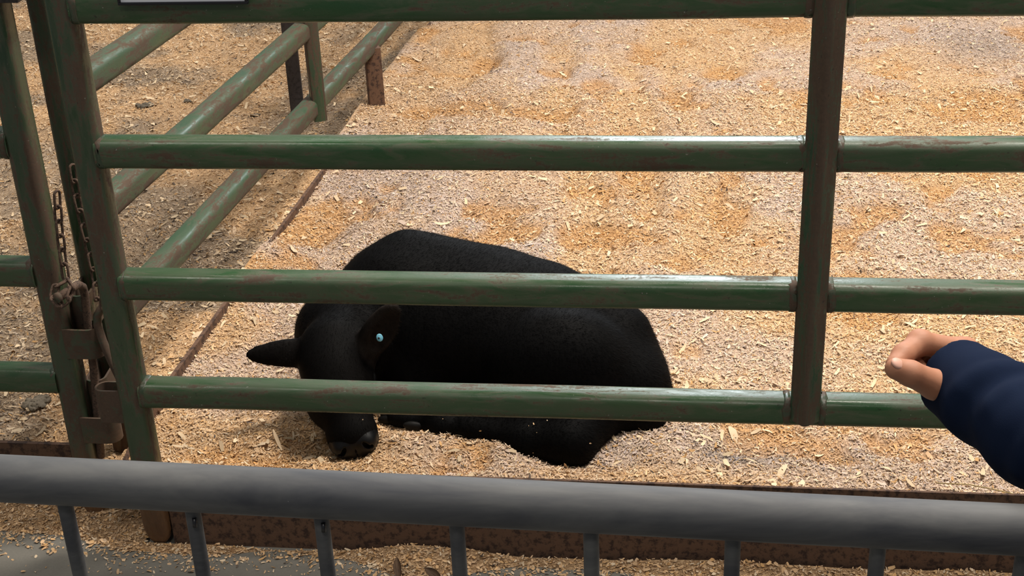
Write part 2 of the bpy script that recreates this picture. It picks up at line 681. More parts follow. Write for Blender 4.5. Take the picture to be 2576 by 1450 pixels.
def h_right(x, y):
    h = 0.112+0.080*sm(y, 1.0, 2.6)+0.045*(fbm(x*2.3+3, y*2.3, 11, 3)-0.45)
    h = h+0.050*(fbm(x*6.5+1, y*6.5, 23, 3)-0.45)-0.010*hollow(x, y)
    h = h+0.012*(fbm(x*28, y*28, 31, 2)-0.4)
    h = h+0.011*furrow(x, y)
    # heap pushed up against the front kickboard, hollow where the calf lies
    h = h+0.028*np.exp(-((y-0.085)/0.06)**2)*(0.4+0.9*vnoise(x*6, y*4, 71))
    h = h+0.030*np.exp(-(((x+0.42)/0.10)**2+((y-0.20)/0.045)**2))
    h = h-0.006*np.exp(-(((x+0.24)/0.10)**2+((y-0.22)/0.07)**2))
    h = h-0.012*np.exp(-(((x+0.84)/0.10)**2+((y-0.20)/0.06)**2))
    h = h+0.020*np.exp(-(((x+0.62)/0.07)**2+((y-0.23)/0.04)**2))
    # drifted against the side plate: lower, over its top, lower again, then buried
    e = np.exp(-((x-plate_x(y))/0.13)**2)
    dr = np.interp(y, [0, 0.15, 0.5, 0.82, 0.95, 1.18, 1.32, 1.6, 1.85, 2.05, 2.4, 3.4, 3.6, 3.8, 6], [0.11, 0.118, 0.134, 0.142, 0.168, 0.168, 0.145, 0.136, 0.148, 0.185, 0.205, 0.20, 0.155, 0.20, 0.20])
    h = h*(1-e)+e*(dr+0.012*(fbm(x*14, y*14, 77, 2)-0.4))
    return h


def h_left(x, y):
    h = 0.072+0.06*(fbm(x*2.6, y*2.6, 41, 3)-0.45)+0.045*(fbm(x*8, y*8, 47, 3)-0.45)
    e = np.exp(-((x-plate_x(y))/0.20)**2)
    h = h+e*0.020+0.05*sm(y, 1.2, 2.6)
    return h+0.014*(fbm(x*26, y*26, 53, 2)-0.4)


def grey_right(x, y):
    """0 = fresh orange, 1 = trodden grey"""
    a = fbm(x*2.1+9, y*2.1+4, 81, 4)
    g = 0.75*sm(a, 0.44, 0.62)+0.32*furrow(x, y)+0.2*sm(y, 1.0, 1.6)*(1-sm(x, 0, 0.6))
    g = g+0.8*np.exp(-(((x-0.05)/0.22)**2+((y-0.25)/0.10)**2))   # damp grey patch by the rump
    g = g+0.8*np.exp(-(((x-1.15)/0.25)**2+((y-3.1)/0.35)**2))
    return np.clip(g, 0, 1)


def grey_left(x, y):
    return np.clip(sm(fbm(x*3, y*3, 91, 4), 0.40, 0.60)*0.9, 0, 1)


FRESH = V([0.63, 0.420, 0.240]); GREY = V([0.57, 0.445, 0.365]); OLD = V([0.36, 0.275, 0.195])


def hollow(x, y):
    return 1-sm(fbm(x*6.5+1, y*6.5, 23, 3), 0.26, 0.38)


HOLLOW = V([0.56, 0.310, 0.125]); DIRTY = V([0.34, 0.275, 0.235])


def bed_color(x, y, g, old):
    g = g[..., None]
    c = FRESH*(1-g)+(OLD if old else GREY)*g
    if not old:
        h_ = (hollow(x, y)*0.75)[..., None]
        c = c*(1-h_)+HOLLOW*h_
        d_ = np.clip(np.exp(-(((x-0.12)/0.26)**2+((y-0.27)/0.07)**2))*1.6*vnoise(x*9, y*14, 19)
                     + np.exp(-(((x-1.15)/0.2)**2+((y-3.1)/0.28)**2))*0.7, 0, 1)[..., None]
        c = c*(1-d_)+DIRTY*d_
    return c


def bed(name, x0f, x1f, y0, y1, nx, ny, hf, gf, old, label):
    ys = y0+(y1-y0)*np.linspace(0, 1, ny)**1.25
    U, Yv = np.meshgrid(np.linspace(0, 1, nx), ys)
    X = x0f(Yv)+(x1f(Yv)-x0f(Yv))*U
    Z = hf(X, Yv)
    c = bed_color(X, Yv, gf(X, Yv), old)
    c = c*(0.88+0.24*fbm(X*40, Yv*40, 3, 2))[..., None]
    vs = np.stack([X, Yv, Z], -1).reshape(-1, 3)
    i = np.arange(ny*nx).reshape(ny, nx)
    q = np.stack([i[:-1, :-1], i[:-1, 1:], i[1:, 1:], i[1:, :-1]], -1).reshape(-1, 4)
    o = fast_mesh(name, vs, q, M_BED, None, c.reshape(-1, 3))
    tag(o, label, 'bedding', kind='stuff')
    return o


bed_r = bed('shavings_bed', lambda y: plate_x(y)+0.003, lambda y: 4.6+0*y, 0.012, 7.0, 430, 360, h_right, grey_right, False,
            'deep pale pine shavings bedding in the pen where the calf lies')
bed_l = bed('shavings_bed', lambda y: -5.8+0*y, lambda y: plate_x(y)-0.003, 0.10, 7.0, 250, 300, h_left, grey_left, True,
            'darker trodden shavings bedding in the pen left of the side panel')


def chips(name, parent, X, Y, Z, nrm, length, width, curl, tilt, color, mat=M_CHIP, seg=3, yaw=None):
    n = len(X)
    yaw = rng.uniform(0, 2*np.pi, n) if yaw is None else yaw
    t0 = np.stack([np.cos(yaw), np.sin(yaw), np.zeros(n)], 1)
    N = nrm+np.stack([rng.normal(0, tilt, n), rng.normal(0, tilt, n), np.zeros(n)], 1)
    N /= np.linalg.norm(N, axis=1)[:, None]
    t0 -= N*(t0*N).sum(1)[:, None]
    t0 /= np.linalg.norm(t0, axis=1)[:, None]
    S = np.cross(N, t0)
    vs = np.empty((n, 2*(seg+1), 3), dtype=np.float32)
    P0 = np.stack([X, Y, Z], 1)
    prof = {3: [0.45, 1.0, 0.95, 0.35], 2: [0.70, 1.0, 0.62], 1: [1.0, 0.85]}[seg]
    twist = rng.normal(0, 0.5, n)
    for k in range(seg+1):
        u = k/seg-0.5
        ang = curl*u
        small = np.abs(curl) < 1e-3
        cc = np.where(small, 1, curl)
        tx = np.where(small, u*length, np.sin(ang)/cc*length)
        tz = np.where(small, 0, (1-np.cos(ang))/cc*length)
        c = P0+t0*tx[:, None]-N*(tz-np.abs(tz).clip(0, 1)*0)[:, None]
        a = twist*u*(2.4 if seg == 1 else 1.0)
        w = (width*prof[k]*0.5)[:, None]
        side = S*np.cos(a)[:, None]+N*np.sin(a)[:, None]
        vs[:, 2*k] = c-side*w
        vs[:, 2*k+1] = c+side*w
    b = (np.arange(n)*2*(seg+1))[:, None]
    q = np.concatenate([b+V([2*k, 2*k+1, 2*k+3, 2*k+2])[None, :] for k in range(seg)], 0)
    col = np.repeat(color, 2*(seg+1), axis=0)
    o = fast_mesh(name, vs.reshape(-1, 3), q, mat, parent, col)
    o['kind'] = 'stuff'
    return o


def bed_normals(hf, X, Y, e=0.01):
    dx = (hf(X+e, Y)-hf(X-e, Y))/(2*e); dy = (hf(X, Y+e)-hf(X, Y-e))/(2*e)
    n = np.stack([-dx, -dy, np.ones_like(dx)], 1)
    return n/np.linalg.norm(n, axis=1)[:, None]


def palette(n, g, old, x=None, y=None):
    g = np.asarray(g)
    c = bed_color(x if x is not None else np.full(n, 9.0), y if y is not None else np.full(n, 9.0), g, old)*1.06
    if x is None:
        c = np.tile(FRESH, (n, 1))*1.02
    r = rng.random(n)
    c = c*rng.normal(1.0, 0.12, n).clip(0.6, 1.4)[:, None]
    warm = rng.normal(0, 0.07, n)
    c = c*np.stack([1+warm*0.4, 1-warm*0.1, 1-warm*1.2], 1)
    pale = r < (0.10 if old else 0.14)
    c[pale] = V([0.76, 0.60, 0.42])*rng.uniform(0.82, 1.08, pale.sum())[:, None]
    oran = (r > 0.2) & (r < 0.30)
    c[oran] = V([0.56, 0.33, 0.145])*rng.uniform(0.7, 1.15, oran.sum())[:, None]
    dk = r > (0.945 if old else 0.985)
    c[dk] = V([0.10, 0.075, 0.06])*rng.uniform(0.4, 1.8, dk.sum())[:, None]
    return c.clip(0.005, 0.92)


def scatter(parent, hf, gf, zones, old, big):
    for (x0, x1, y0, y1, n, seg) in zones:
        X = rng.uniform(x0, x1, n); Y = y0+(y1-y0)*rng.random(n)
        # only what the place in view needs: a wedge that opens away from the panel
        left = -1.15-(Y+2.31)*0.62; right = 0.75+(Y+2.31)*0.36
        ok = (X > left) & (X < right)
        ok &= (X < plate_x(Y)-0.012) if old else (X > plate_x(Y)+0.012)
        X, Y = X[ok], Y[ok]; n = len(X)
        L = rng.lognormal(math.log(0.0068 if not old else 0.0090), 0.42, n).clip(0.004, 0.035)
        Wd = L*rng.uniform(0.15, 0.42, n)
        bigm = rng.random(n) < big
        L[bigm] = rng.uniform(0.016, 0.032, bigm.sum()); Wd[bigm] = rng.uniform(0.005, 0.012, bigm.sum())
        curl = rng.normal(0, 1.15, n).clip(-2.8, 2.8)
        col = palette(n, gf(X, Y), old, X, Y)
        col[bigm] = V([0.72, 0.55, 0.36])*rng.uniform(0.7, 1.15, bigm.sum())[:, None]
        Z = hf(X, Y)+rng.uniform(0.0, 0.0055, n)+np.where(bigm, 0.004, 0)
        chips('loose_shavings', parent, X, Y, Z, bed_normals(hf, X, Y), L, Wd, curl, 0.27, col, seg=seg)


scatter(bed_r, h_right, grey_right, [(-1.3, 2.0, 0.02, 0.55, 110000, 2), (-1.3, 2.0, 0.55, 1.25, 115000, 2), (-1.3, 2.6, 1.25, 2.6, 270000, 1), (-1.3, 3.3, 2.6, 5.2, 250000, 1)], False, 0.003)
scatter(bed_l, h_left, grey_left, [(-3.3, -1.1, 0.11, 1.6, 75000, 2), (-4.8, -1.0, 1.6, 5.2, 190000, 1)], True, 0.012)

# the few broad curls and splinters that stand out, lying where they fell
BIG = [(502, 842, 40, 18, 15), (740, 632, 62, 12, -40), (1046, 150, 26, 10, -20), (2285, 815, 45, 14, -25), (1275, 1110, 48, 16, -40), (1290, 1122, 40, 6, -50),
       (1728, 1160, 60, 7, 80), (1968, 1185, 45, 16, 55), (1845, 1092, 40, 20, -60), (700, 1122, 40, 9, -50), (662, 1122, 30, 10, 15), (775, 1152, 45, 14, -12),
       (1545, 1068, 34, 8, 40), (1565, 1085, 24, 9, 80), (1180, 1118, 40, 10, -20), (1835, 520, 24, 8, -30), (1800, 310, 44, 9, -20), (1450, 105, 24, 9, -5),
       (2110, 635, 22, 12, 0), (1170, 112, 34, 6, 45), (1115, 560, 50, 8, -10), (640, 460, 34, 14, -5), (2060, 1150, 34, 8, 30), (2230, 1180, 30, 8, -20), (1510, 520, 50, 6, -35)]
bx, by, bz, bl, bw, ba = [], [], [], [], [], []
for px_, py_, lp_, wp_, an_ in BIG:
    z_ = 0.13
    for _ in range(6):
        p_ = at_z(px_, py_, z_); z_ = float(h_right(V([p_[0]]), V([p_[1]]))[0])+0.004
    dep = np.dot(p_-CAM, FWD)
    q_ = at_z(px_+20*math.cos(math.radians(an_)), py_-20*math.sin(math.radians(an_)), z_)-p_
    st_ = np.linalg.norm(q_)/(20*dep/FPX)
    bx.append(p_[0]); by.append(p_[1]); bz.append(z_+0.003); ba.append(math.atan2(q_[1], q_[0]))
    bl.append(min(lp_*dep/FPX*st_, 0.055)); bw.append(wp_*dep/FPX)
k_ = len(BIG); bx, by, bz = V(bx), V(by), V(bz)
chips('large_shavings', bed_r, bx, by, bz, bed_normals(h_right, bx, by), V(bl), V(bw), rng.normal(0, 0.7, k_), 0.18,
      V([0.72, 0.55, 0.37])*rng.uniform(0.8, 1.15, k_)[:, None], seg=3, yaw=V(ba))

# spilled shavings on the concrete along the foot of the panels
EDGE = [(-2.4, 0.04), (-1.473, 0.022), (-1.285, 0.005), (-1.176, -0.040), (-1.0, -0.040), (-0.85, -0.016), (-0.70, -0.030), (-0.55, -0.085),
        (-0.42, -0.070), (-0.33, -0.040), (-0.20, -0.032), (-0.05, -0.05), (0.1, -0.06), (0.3, -0.045), (0.6, -0.06), (1.0, -0.05)]
ex = V([e[0] for e in EDGE]); ey = V([e[1] for e in EDGE])
n = 60000
X = rng.uniform(-2.3, 1.2, n); Y = rng.uniform(-0.30, 0.12, n)
edge = np.interp(X, ex, ey)+0.02*(fbm(X*14, Y*14, 61, 3)-0.45)
d = Y-edge
backlim = np.where(X < -1.13, 0.105, -0.012)
pr = np.where(d > 0, 1.0, np.exp(d/0.028)*0.62+0.05*np.exp(d/0.08))
ok = (rng.random(n) < pr) & (Y < backlim)
X, Y, d = X[ok], Y[ok], d[ok]; n = len(X)
L = rng.lognormal(math.log(0.0065), 0.40, n).clip(0.003, 0.02)
heap = np.clip(d, 0, 0.08)*0.35
n_ = np.tile(V([0, 0, 1.0]), (n, 1))


def h_spill(x, y):
    e = np.interp(x, ex, ey)+0.02*(fbm(x*14, y*14, 61, 3)-0.45)
    return -0.004+np.clip(y-e+0.008, 0, 0.09)*0.40


sx_ = np.linspace(-2.3, 1.2, 350); sy_ = np.linspace(-0.14, 0.12, 40)
SXg, SYg = np.meshgrid(sx_, sy_)
SYg = np.minimum(SYg, np.where(SXg < -1.13, 0.108, -0.012))
SZ = h_spill(SXg, SYg)
gi = np.arange(SXg.size).reshape(SXg.shape)
qq = np.stack([gi[:-1, :-1], gi[:-1, 1:], gi[1:, 1:], gi[1:, :-1]], -1).reshape(-1, 4)
cg = (FRESH*0.85)[None, None, :]*(0.75+0.35*fbm(SXg*60, SYg*60, 3, 2))[..., None]
spill = fast_mesh('spilled_shavings', np.stack([SXg, SYg, SZ], -1).reshape(-1, 3), qq, M_BED, None, cg.reshape(-1, 3))
tag(spill, 'thin drift of shavings spilled on the concrete along the kickboard', 'shavings', kind='stuff')
chips('scattered_shavings', spill, X, Y, np.maximum(h_spill(X, Y), 0)+rng.uniform(0.0008, 0.004, n), n_, L, L*rng.uniform(0.25, 0.7, n),
      rng.normal(0, 1.0, n), 0.3, palette(n, np.zeros(n), False), seg=2)

# ------------------------------------------------------------------ front livestock panel
TUBE = rrect(0.057, 0.057, 0.017)
RZ = [0.3765, 0.6190, 0.8935, 1.1675, 1.44]
PT = 1.50


def weld(parent, c, axis, w, seed):
    """ground-off weld: a low, uneven collar hugging the tube end"""
    r = np.random.default_rng(seed)
    prof = rrect(w, w, 0.017, 5)
    ax = unit(axis)
    path = [V(c)+ax*d_ for d_ in (-0.006, -0.002, 0.001, 0.004, 0.007)]
    v, f = sweep(path, prof, scales=[1.010, 1.030, 1.028, 1.015, 0.997])
    v = [x+ax*r.normal()*0.0016 for x in v]
    return mesh_obj('weld_bead', v, f, M_WELD, parent)


def foot_post(name, x, y, z0, z1, w, mat, parent, rot=0.0, prof=None):
    """upright tube whose bottom end is hammered to a rounded tongue"""
    prof = prof or rrect(w, w, w*0.3)
    c, s = math.cos(rot), math.sin(rot)
    prof = [(px*c-py*s, px*s+py*c) for px, py in prof]
    vs = []; fs = []; k = len(prof)
    levels = [(z0, 0.10, 0.22), (z0+0.006, 0.52, 0.34), (z0+0.018, 0.84, 0.5), (z0+0.04, 1.02, 0.72), (z0+0.075, 1.04, 0.92), (z0+0.12, 1, 1)]
    zz = list(np.linspace(z0+0.2, z1, 10))
    levels += [(z, 1, 1) for z in zz]
    for z, ax, ay in levels:
        for px, py in prof:
            vs.append((x+px*ax, y+py*ay, z))
    for i in range(len(levels)-1):
        for j in range(k):
            j2 = (j+1) % k
            fs.append((i*k+j, i*k+j2, (i+1)*k+j2, (i+1)*k+j))
    fs.append(tuple(range(k-1, -1, -1))); fs.append(tuple((len(levels)-1)*k+j for j in range(k)))
    return mesh_obj(name, vs, fs, mat, parent, True, 45)


def plain_post(name, x, y, z0, z1, prof, mat, parent, rot=0.0):
    c, s = math.cos(rot), math.sin(rot)
    prof = [(px*c-py*s, px*s+py*c) for px, py in prof]
    k = len(prof); zz = np.linspace(z0, z1, 8)
    vs = [(x+px, y+py, z) for z in zz for px, py in prof]
    fs = [(i*k+j, i*k+(j+1) % k, (i+1)*k+(j+1) % k, (i+1)*k+j) for i in range(len(zz)-1) for j in range(k)]
    fs.append(tuple(range(k-1, -1, -1))); fs.append(tuple((len(zz)-1)*k+j for j in range(k)))
    return mesh_obj(name, vs, fs, mat, parent, True, 45)


def u_strap(name, parent, root_a, root_b, tip, z0, z1, thick=0.005):
    """steel band bent to a U: leaves root_a, goes round tip, returns to root_b (xy points)"""
    ra, rb, tp = V(root_a, dtype=float), V(root_b, dtype=float), V(tip, dtype=float)
    mid = (ra+rb)/2
    ax = unit(tp-mid); sd = V([-ax[1], ax[0]])
    half = abs(np.dot(ra-rb, sd))/2
    sgn = 1 if np.dot(ra-mid, sd) > 0 else -1
    path = [ra, mid+sd*half*sgn+ax*(np.linalg.norm(tp-mid)-half)]
    c = mid+ax*(np.linalg.norm(tp-mid)-half)
    for i in range(1, 8):
        a = math.pi*i/8
        path.append(c+sd*half*sgn*math.cos(a)+ax*half*math.sin(a))
    path += [mid-sd*half*sgn+ax*(np.linalg.norm(tp-mid)-half), rb]
    vs = []; fs = []
    m_ = len(path)
    for i, p_ in enumerate(path):
        d_ = unit(path[min(i+1, m_-1)]-path[max(i-1, 0)])
        nn = V([-d_[1], d_[0]])
        for off in (-thick/2, thick/2):
            for z in (z0, z1):
                vs.append((*(p_+nn*off), z))
    for i in range(m_-1):
        a = i*4; b = a+4
        fs += [(a, a+1, b+1, b), (a+3, a+2, b+2, b+3), (a+1, a+3, b+3, b+1), (a+2, a, b, b+2)]
    fs += [(0, 2, 3, 1), ((m_-1)*4, (m_-1)*4+1, (m_-1)*4+3, (m_-1)*4+2)]
    return mesh_obj(name, vs, fs, M_STRAP, parent, True, 35)


XL, XM, XR = -1.0965, 0.2405, 1.75
fp = thing('livestock_panel', 'green tubular steel panel across the front of the calf pen', 'panel', (XL, 0, 0), 'green livestock panels')
foot_post('post', XL, 0, 0.0, PT, 0.054, M_POST, fp)
foot_post('post', XR, 0, 0.0, PT, 0.050, M_POST, fp)
plain_post('post', XM, -0.024, RZ[0]-0.010, PT-0.01, rrect(0.0455, 0.0455, 0.010), M_BRACE, fp, math.radians(40))
for i, z in enumerate(RZ):
    bar('rail', (XL+0.020, 0, z), (XR-0.020, 0, z), TUBE, M_RAIL, fp, n=14, dent=0.0006)
    weld(fp, (XL+0.029, 0, z), (1, 0, 0), 0.057, 100+i)
    weld(fp, (XM-0.033, 0, z), (-1, 0, 0), 0.057, 200+i)
    weld(fp, (XM+0.033, 0, z), (1, 0, 0), 0.057, 300+i)
u_strap('hinge_strap', fp, (XL-0.020, -0.018), (XL-0.020, 0.020), (XL-0.078, 0.001), 0.312, 0.386)
u_strap('hinge_strap', fp, (XL-0.020, -0.018), (XL-0.020, 0.020), (XL-0.078, 0.001), 1.20, 1.27)

# ------------------------------------------------------------------ left livestock panel
XLL, YLL = -1.268, 0.082
lp = thing('livestock_panel', 'green tubular steel panel of the neighbouring pen at the left edge', 'panel', (XLL, YLL, 0), 'green livestock panels')
foot_post('post', XLL, YLL, 0.0, PT, 0.054, M_POST, lp)
for i, z in enumerate([0.356, 0.604, 0.881, 1.155, 1.43]):
    bar('rail', (XLL-0.020, YLL, z), (-3.6, YLL+0.02, z), TUBE, M_RAIL, lp, n=10, dent=0.0006)
    weld(lp, (XLL-0.029, YLL, z), (-1, 0, 0), 0.057, 400+i)
foot_post('post', -3.6, YLL+0.02, 0.0, PT, 0.050, M_POST, lp)
u_strap('hinge_strap', lp, (XLL+0.015, YLL-0.026), (XLL+0.015, YLL+0.020), (XLL+0.088, YLL-0.004), 0.418, 0.485)
u_strap('hinge_strap', lp, (XLL+0.015, YLL-0.026), (XLL+0.015, YLL+0.020), (XLL+0.088, YLL-0.004), 0.213, 0.275)
box('clamp', (XLL-0.060, YLL-0.052, 1.166), (XLL+0.074, YLL+0.040, 1.225), M_BLACKSTEEL, lp, 0.004)

# ------------------------------------------------------------------ side livestock panel, running back
YS0, YS1 = 0.205, 5.0
sp = thing('livestock_panel', 'rust-streaked green panel running back between the two pens', 'panel', (side_x(YS0), YS0, 0.03), 'green livestock panels')
foot_post('post', side_x(YS0), YS0, 0.03, PT+0.03, 0.052, M_POST, sp)
foot_post('post', side_x(YS1), YS1, 0.03, PT+0.03, 0.052, M_POST, sp)
for i, z in enumerate([0.412, 0.656, 0.935, 1.205, 1.475]):
    bar('rail', (side_x(YS0), YS0+0.012, z), (side_x(YS1), YS1-0.012, z), TUBE, M_SIDE, sp, n=18, dent=0.0006)
    weld(sp, (side_x(YS0)+0.0015, YS0+0.028, z), (0.055, 1, 0), 0.057, 500+i)


def angle_iron(name, x, y, z0, z1, w, mat, parent, th=0.006, slant=0.0):
    """upright L section on the pen side of the side panel, corner towards the camera"""
    L = [(0, 0), (w, 0.35*w), (w-0.4*th, 0.35*w+th), (th*0.6, th*1.1), (-0.30*w+th*0.4, w*0.95), (-0.30*w-th*0.6, w*0.95-th*0.4)]
    vs = [(x+a, y+b, z0+(slant if i in (1, 2) else 0)) for i, (a, b) in enumerate(L)]+[(x+a, y+b, z1) for a, b in L]
    k = len(L)
    fs = [(j, (j+1) % k, k+(j+1) % k, k+j) for j in range(k)]+[tuple(range(k-1, -1, -1)), tuple(k+j for j in range(k))]
    return mesh_obj(name, vs, fs, mat, parent, False)


bx_ = side_x(1.70)
plain_post('brace', bx_+0.024, 1.70, 0.372, PT, rrect(0.042, 0.042, 0.004, 2), M_BRACE, sp, math.radians(28))
lx_ = side_x(2.37)
plain_post('leg', lx_+0.014, 2.38, 0.05, 0.408, rrect(0.056, 0.038, 0.003, 2), M_RUST, sp, math.radians(24))
lx_ = side_x(4.3)
plain_post('leg', lx_+0.014, 4.3, 0.05, 0.408, rrect(0.056, 0.038, 0.003, 2), M_RUST, sp, math.radians(24))
u_strap('hinge_strap', sp, (side_x(YS0)-0.018, YS0-0.018), (side_x(YS0)+0.022, YS0-0.018), (side_x(YS0)+0.010, YS0-0.115), 0.462, 0.545)
u_strap('hinge_strap', sp, (side_x(YS0)-0.018, YS0-0.018), (side_x(YS0)+0.022, YS0-0.018), (side_x(YS0)+0.010, YS0-0.115), 0.265, 0.345)

# black post behind the side panel, in the left pen
bpp = at_z(752, 306, 0.10)
bp = thing('steel_post', 'thin black steel post standing behind the side panel', 'post', (bpp[0], bpp[1], 0.06))
plain_post('shaft', bpp[0], bpp[1], 0.05, 1.55, rrect(0.050, 0.034, 0.004, 2), M_BLACKSTEEL, bp, 0.2)
plain_post('cap', bpp[0], bpp[1], 1.55, 1.562, rrect(0.056, 0.040, 0.004, 2), M_BLACKSTEEL, bp, 0.2)


# ------------------------------------------------------------------ kickboards
def plate(name, p0, p1, z0, z1, th, label, wav=0.0, round_end=False):
    p0 = V(p0); p1 = V(p1)
    d = unit(p1-p0); nn = V([-d[1], d[0]])
    N = 40
    vs = []; fs = []
    for i in range(N):
        u = i/(N-1)
        c = p0+(p1-p0)*u+nn*wav*math.sin(u*9)
        zt = z1+wav*0.6*math.sin(u*13+1)
        zb = z0
        if round_end:
            s_ = min(u*np.linalg.norm(p1-p0)/0.06, 1.0)
            zb = z0+(z1-z0)*0.55*(1-math.sqrt(max(0, 1-(1-s_)**2)))
            zt = z1-(z1-z0)*0.30*(1-math.sqrt(max(0, 1-(1-s_)**2)))
        for off, z in ((-th/2, zb), (th/2, zb), (th/2, zt), (-th/2, zt)):
            q_ = c+nn*off
            vs.append((q_[0], q_[1], z))
    for i in range(N-1):
        a = i*4; b = a+4
        for j in range(4):
            fs.append((a+j, a+(j+1) % 4, b+(j+1) % 4, b+j))
    fs += [(3, 2, 1, 0), tuple((N-1)*4+j for j in range(4))]
    o = mesh_obj(name, vs, fs, M_RUST, None, False)
    tag(o, label, 'kickboard', 'rusty steel kickboards')
    return o


plate('kickboard', (-1.066, 0.002), (1.71, 0.002), 0.0, 0.193, 0.006, 'rusty steel kickboard along the floor under the front panel')
plate('kickboard', (-1.300, 0.112), (-3.6, 0.130), 0.0, 0.172, 0.010, 'rusty steel kickboard beneath the left-hand panel, half buried in shavings')
plate('kickboard', (plate_x(0.13)+0.024, 0.13), (plate_x(4.95), 4.95), 0.03, 0.163, 0.010,
      'half-buried rusty kickboard running back under the side panel', 0.0015, True)

# ------------------------------------------------------------------ chains and drop pins at the corner
M_LINK = []


def chain(label, pts, L=0.036, W=0.020, r=0.0028):
    """links threaded along a polyline"""
    pts = [V(p_, dtype=float) for p_ in pts]
    seg = [np.linalg.norm(b-a) for a, b in zip(pts[:-1], pts[1:])]
    tot = sum(seg); pitch = L-2.4*r*2
    nl = max(2, int(tot/pitch))
    root = thing('chain', label, 'chain', tuple(pts[-1]), 'rusty chains at the pen corner')
    cum = np.concatenate([[0], np.cumsum(seg)])
    P_ = V(pts)

    def at_s(s):
        return V([np.interp(s, cum, P_[:, i]) for i in range(3)])
    for i in range(nl):
        s = (i+0.5)*tot/nl
        c = at_s(s)
        d = unit(at_s(min(s+0.01, tot))-at_s(max(s-0.01, 0)))
        a, b, _ = frame_for(d, (0.3, 1, 0.2))
        ang = math.radians(20 if i % 2 else 78)
        sd = a*math.cos(ang)+b*math.sin(ang)
        path = []
        h = L/2-W/2
        for j in range(18):
            th = 2*math.pi*j/18
            path.append(c+sd*math.cos(th)*(W/2-r)+d*(math.sin(th)*(W/2-r)+math.copysign(h, math.sin(th)) if abs(math.sin(th)) > 1e-6 else 0))
        v, f = sweep(path, circle(r, 7), closed=True)
        mesh_obj('link', v, f, M_CHAIN, root)
    return root


def AY(x, y, Y):
    return tuple(at_y(x, y, Y))


chain('rusty chain dangling beside the left panel post down to the pin', [AY(143, 484, 0.05), AY(148, 560, 0.05), AY(157, 640, 0.05), AY(166, 702, 0.045)], L=0.042, W=0.019)
chain('rusty chain wrapped round the end of the drop pin', [AY(168, 706, 0.035), AY(140, 722, 0.02), AY(134, 748, 0.01), AY(150, 768, 0.0), AY(172, 752, 0.005), AY(183, 722, 0.025), AY(170, 704, 0.035)], L=0.034, W=0.019)
chain('rusty chain lying against the dark corner post', [AY(182, 418, 0.165), AY(194, 500, 0.16), AY(212, 575, 0.155), AY(228, 640, 0.15), AY(240, 700, 0.14), AY(246, 790, 0.12)], L=0.044, W=0.020)

pin = thing('drop_pin', 'stout rusty pin through the upper hinge straps with a chain on it', 'pin', AY(225, 930, 0.085))
v, f = sweep([AY(147, 749, 0.0), AY(178, 728, 0.03), AY(196, 716, 0.06), AY(208, 722, 0.085), AY(214, 745, 0.09), AY(222, 830, 0.088), AY(236, 930, 0.085), AY(246, 1060, 0.08), AY(254, 1150, 0.078)],
             circle(0.0085, 12))
mesh_obj('shaft', v, f, M_CHAIN, pin)
v, f = sweep([V(AY(147, 749, 0.0))+V([-0.003, -0.004, 0]), V(AY(150, 747, 0.003))], circle(0.0105, 12))
mesh_obj('pin_head', v, f, M_WELD, pin)
rod = thing('latch_rod', 'bent olive-brown steel rod handle leaning against the front panel post', 'rod', AY(305, 955, 0.045))
v, f = sweep([AY(287, 748, 0.085), AY(272, 762, 0.08), AY(254, 778, 0.075), AY(245, 794, 0.072), AY(245, 818, 0.07), AY(258, 858, 0.066), AY(282, 912, 0.055), AY(304, 958, 0.045), AY(310, 1040, 0.044)], circle(0.0088, 12))
mesh_obj('shaft', v, f, M_STRAP, rod)
v, f = sweep([V(AY(262, 756, 0.06))+V([0.014*math.cos(a)*0.55+0.006*math.sin(a), 0, 0.022*math.sin(a)]) for a in np.linspace(0, 2*math.pi, 16, endpoint=False)], circle(0.003, 7), closed=True)
mesh_obj('ring', v, f, M_CHAIN, rod)

# ------------------------------------------------------------------ sign hung on the top rail
sg = thing('sign', 'white sign in a thin black frame hung on the front panel', 'sign', (-0.86, -0.035, 1.178))
sx0, sx1, sz0, sz1 = -0.977, -0.744, 1.178, 1.345
box('sheet', (sx0+0.004, -0.037, sz0+0.004), (sx1-0.004, -0.033, sz1-0.004), M_PAPER, sg)
for lo, hi in (((sx0, -0.041, sz0), (sx1, -0.030, sz0+0.0050)), ((sx0, -0.041, sz1-0.0050), (sx1, -0.030, sz1)),
               ((sx0, -0.041, sz0+0.0050), (sx0+0.0050, -0.030, sz1-0.0050)), ((sx1-0.0050, -0.041, sz0+0.0050), (sx1, -0.030, sz1-0.0050))):
    box('frame_strip', lo, hi, M_BLACK, sg, 0.001)

# ------------------------------------------------------------------ crowd barrier
BY, BZ = -1.347, 1.0735
bt = thing('crowd_barrier', 'dark grey tubular crowd barrier in the foreground', 'barrier', (-0.14, BY, 0))
v, f = sweep(line((-1.30, BY, BZ+0.024), (0.95, BY, BZ-0.020), 24), circle(0.0212, 32))
mesh_obj('top_rail', v, f, M_BARRIER, bt)
v, f = sweep(line((-1.30, BY, 0.20), (0.95, BY, 0.18), 12), circle(0.0160, 20))
mesh_obj('bottom_rail', v, f, M_BARRIER, bt)
for X_ in (-1.30, 0.95):
    v, f = sweep(line((X_, BY, 0.0), (X_, BY, 1.075), 8), circle(0.0205, 20))
    mesh_obj('end_post', v, f, M_BARRIER, bt)
    v, f = sweep([(X_, BY-0.28, 0.012), (X_, BY-0.1, 0.014), (X_, BY, 0.05), (X_, BY+0.1, 0.014), (X_, BY+0.28, 0.012)], circle(0.012, 14))
    mesh_obj('foot', v, f, M_BARRIER, bt)
tops = [165, 487, 810, 1150, 1487, 1843, 2207, 2572]
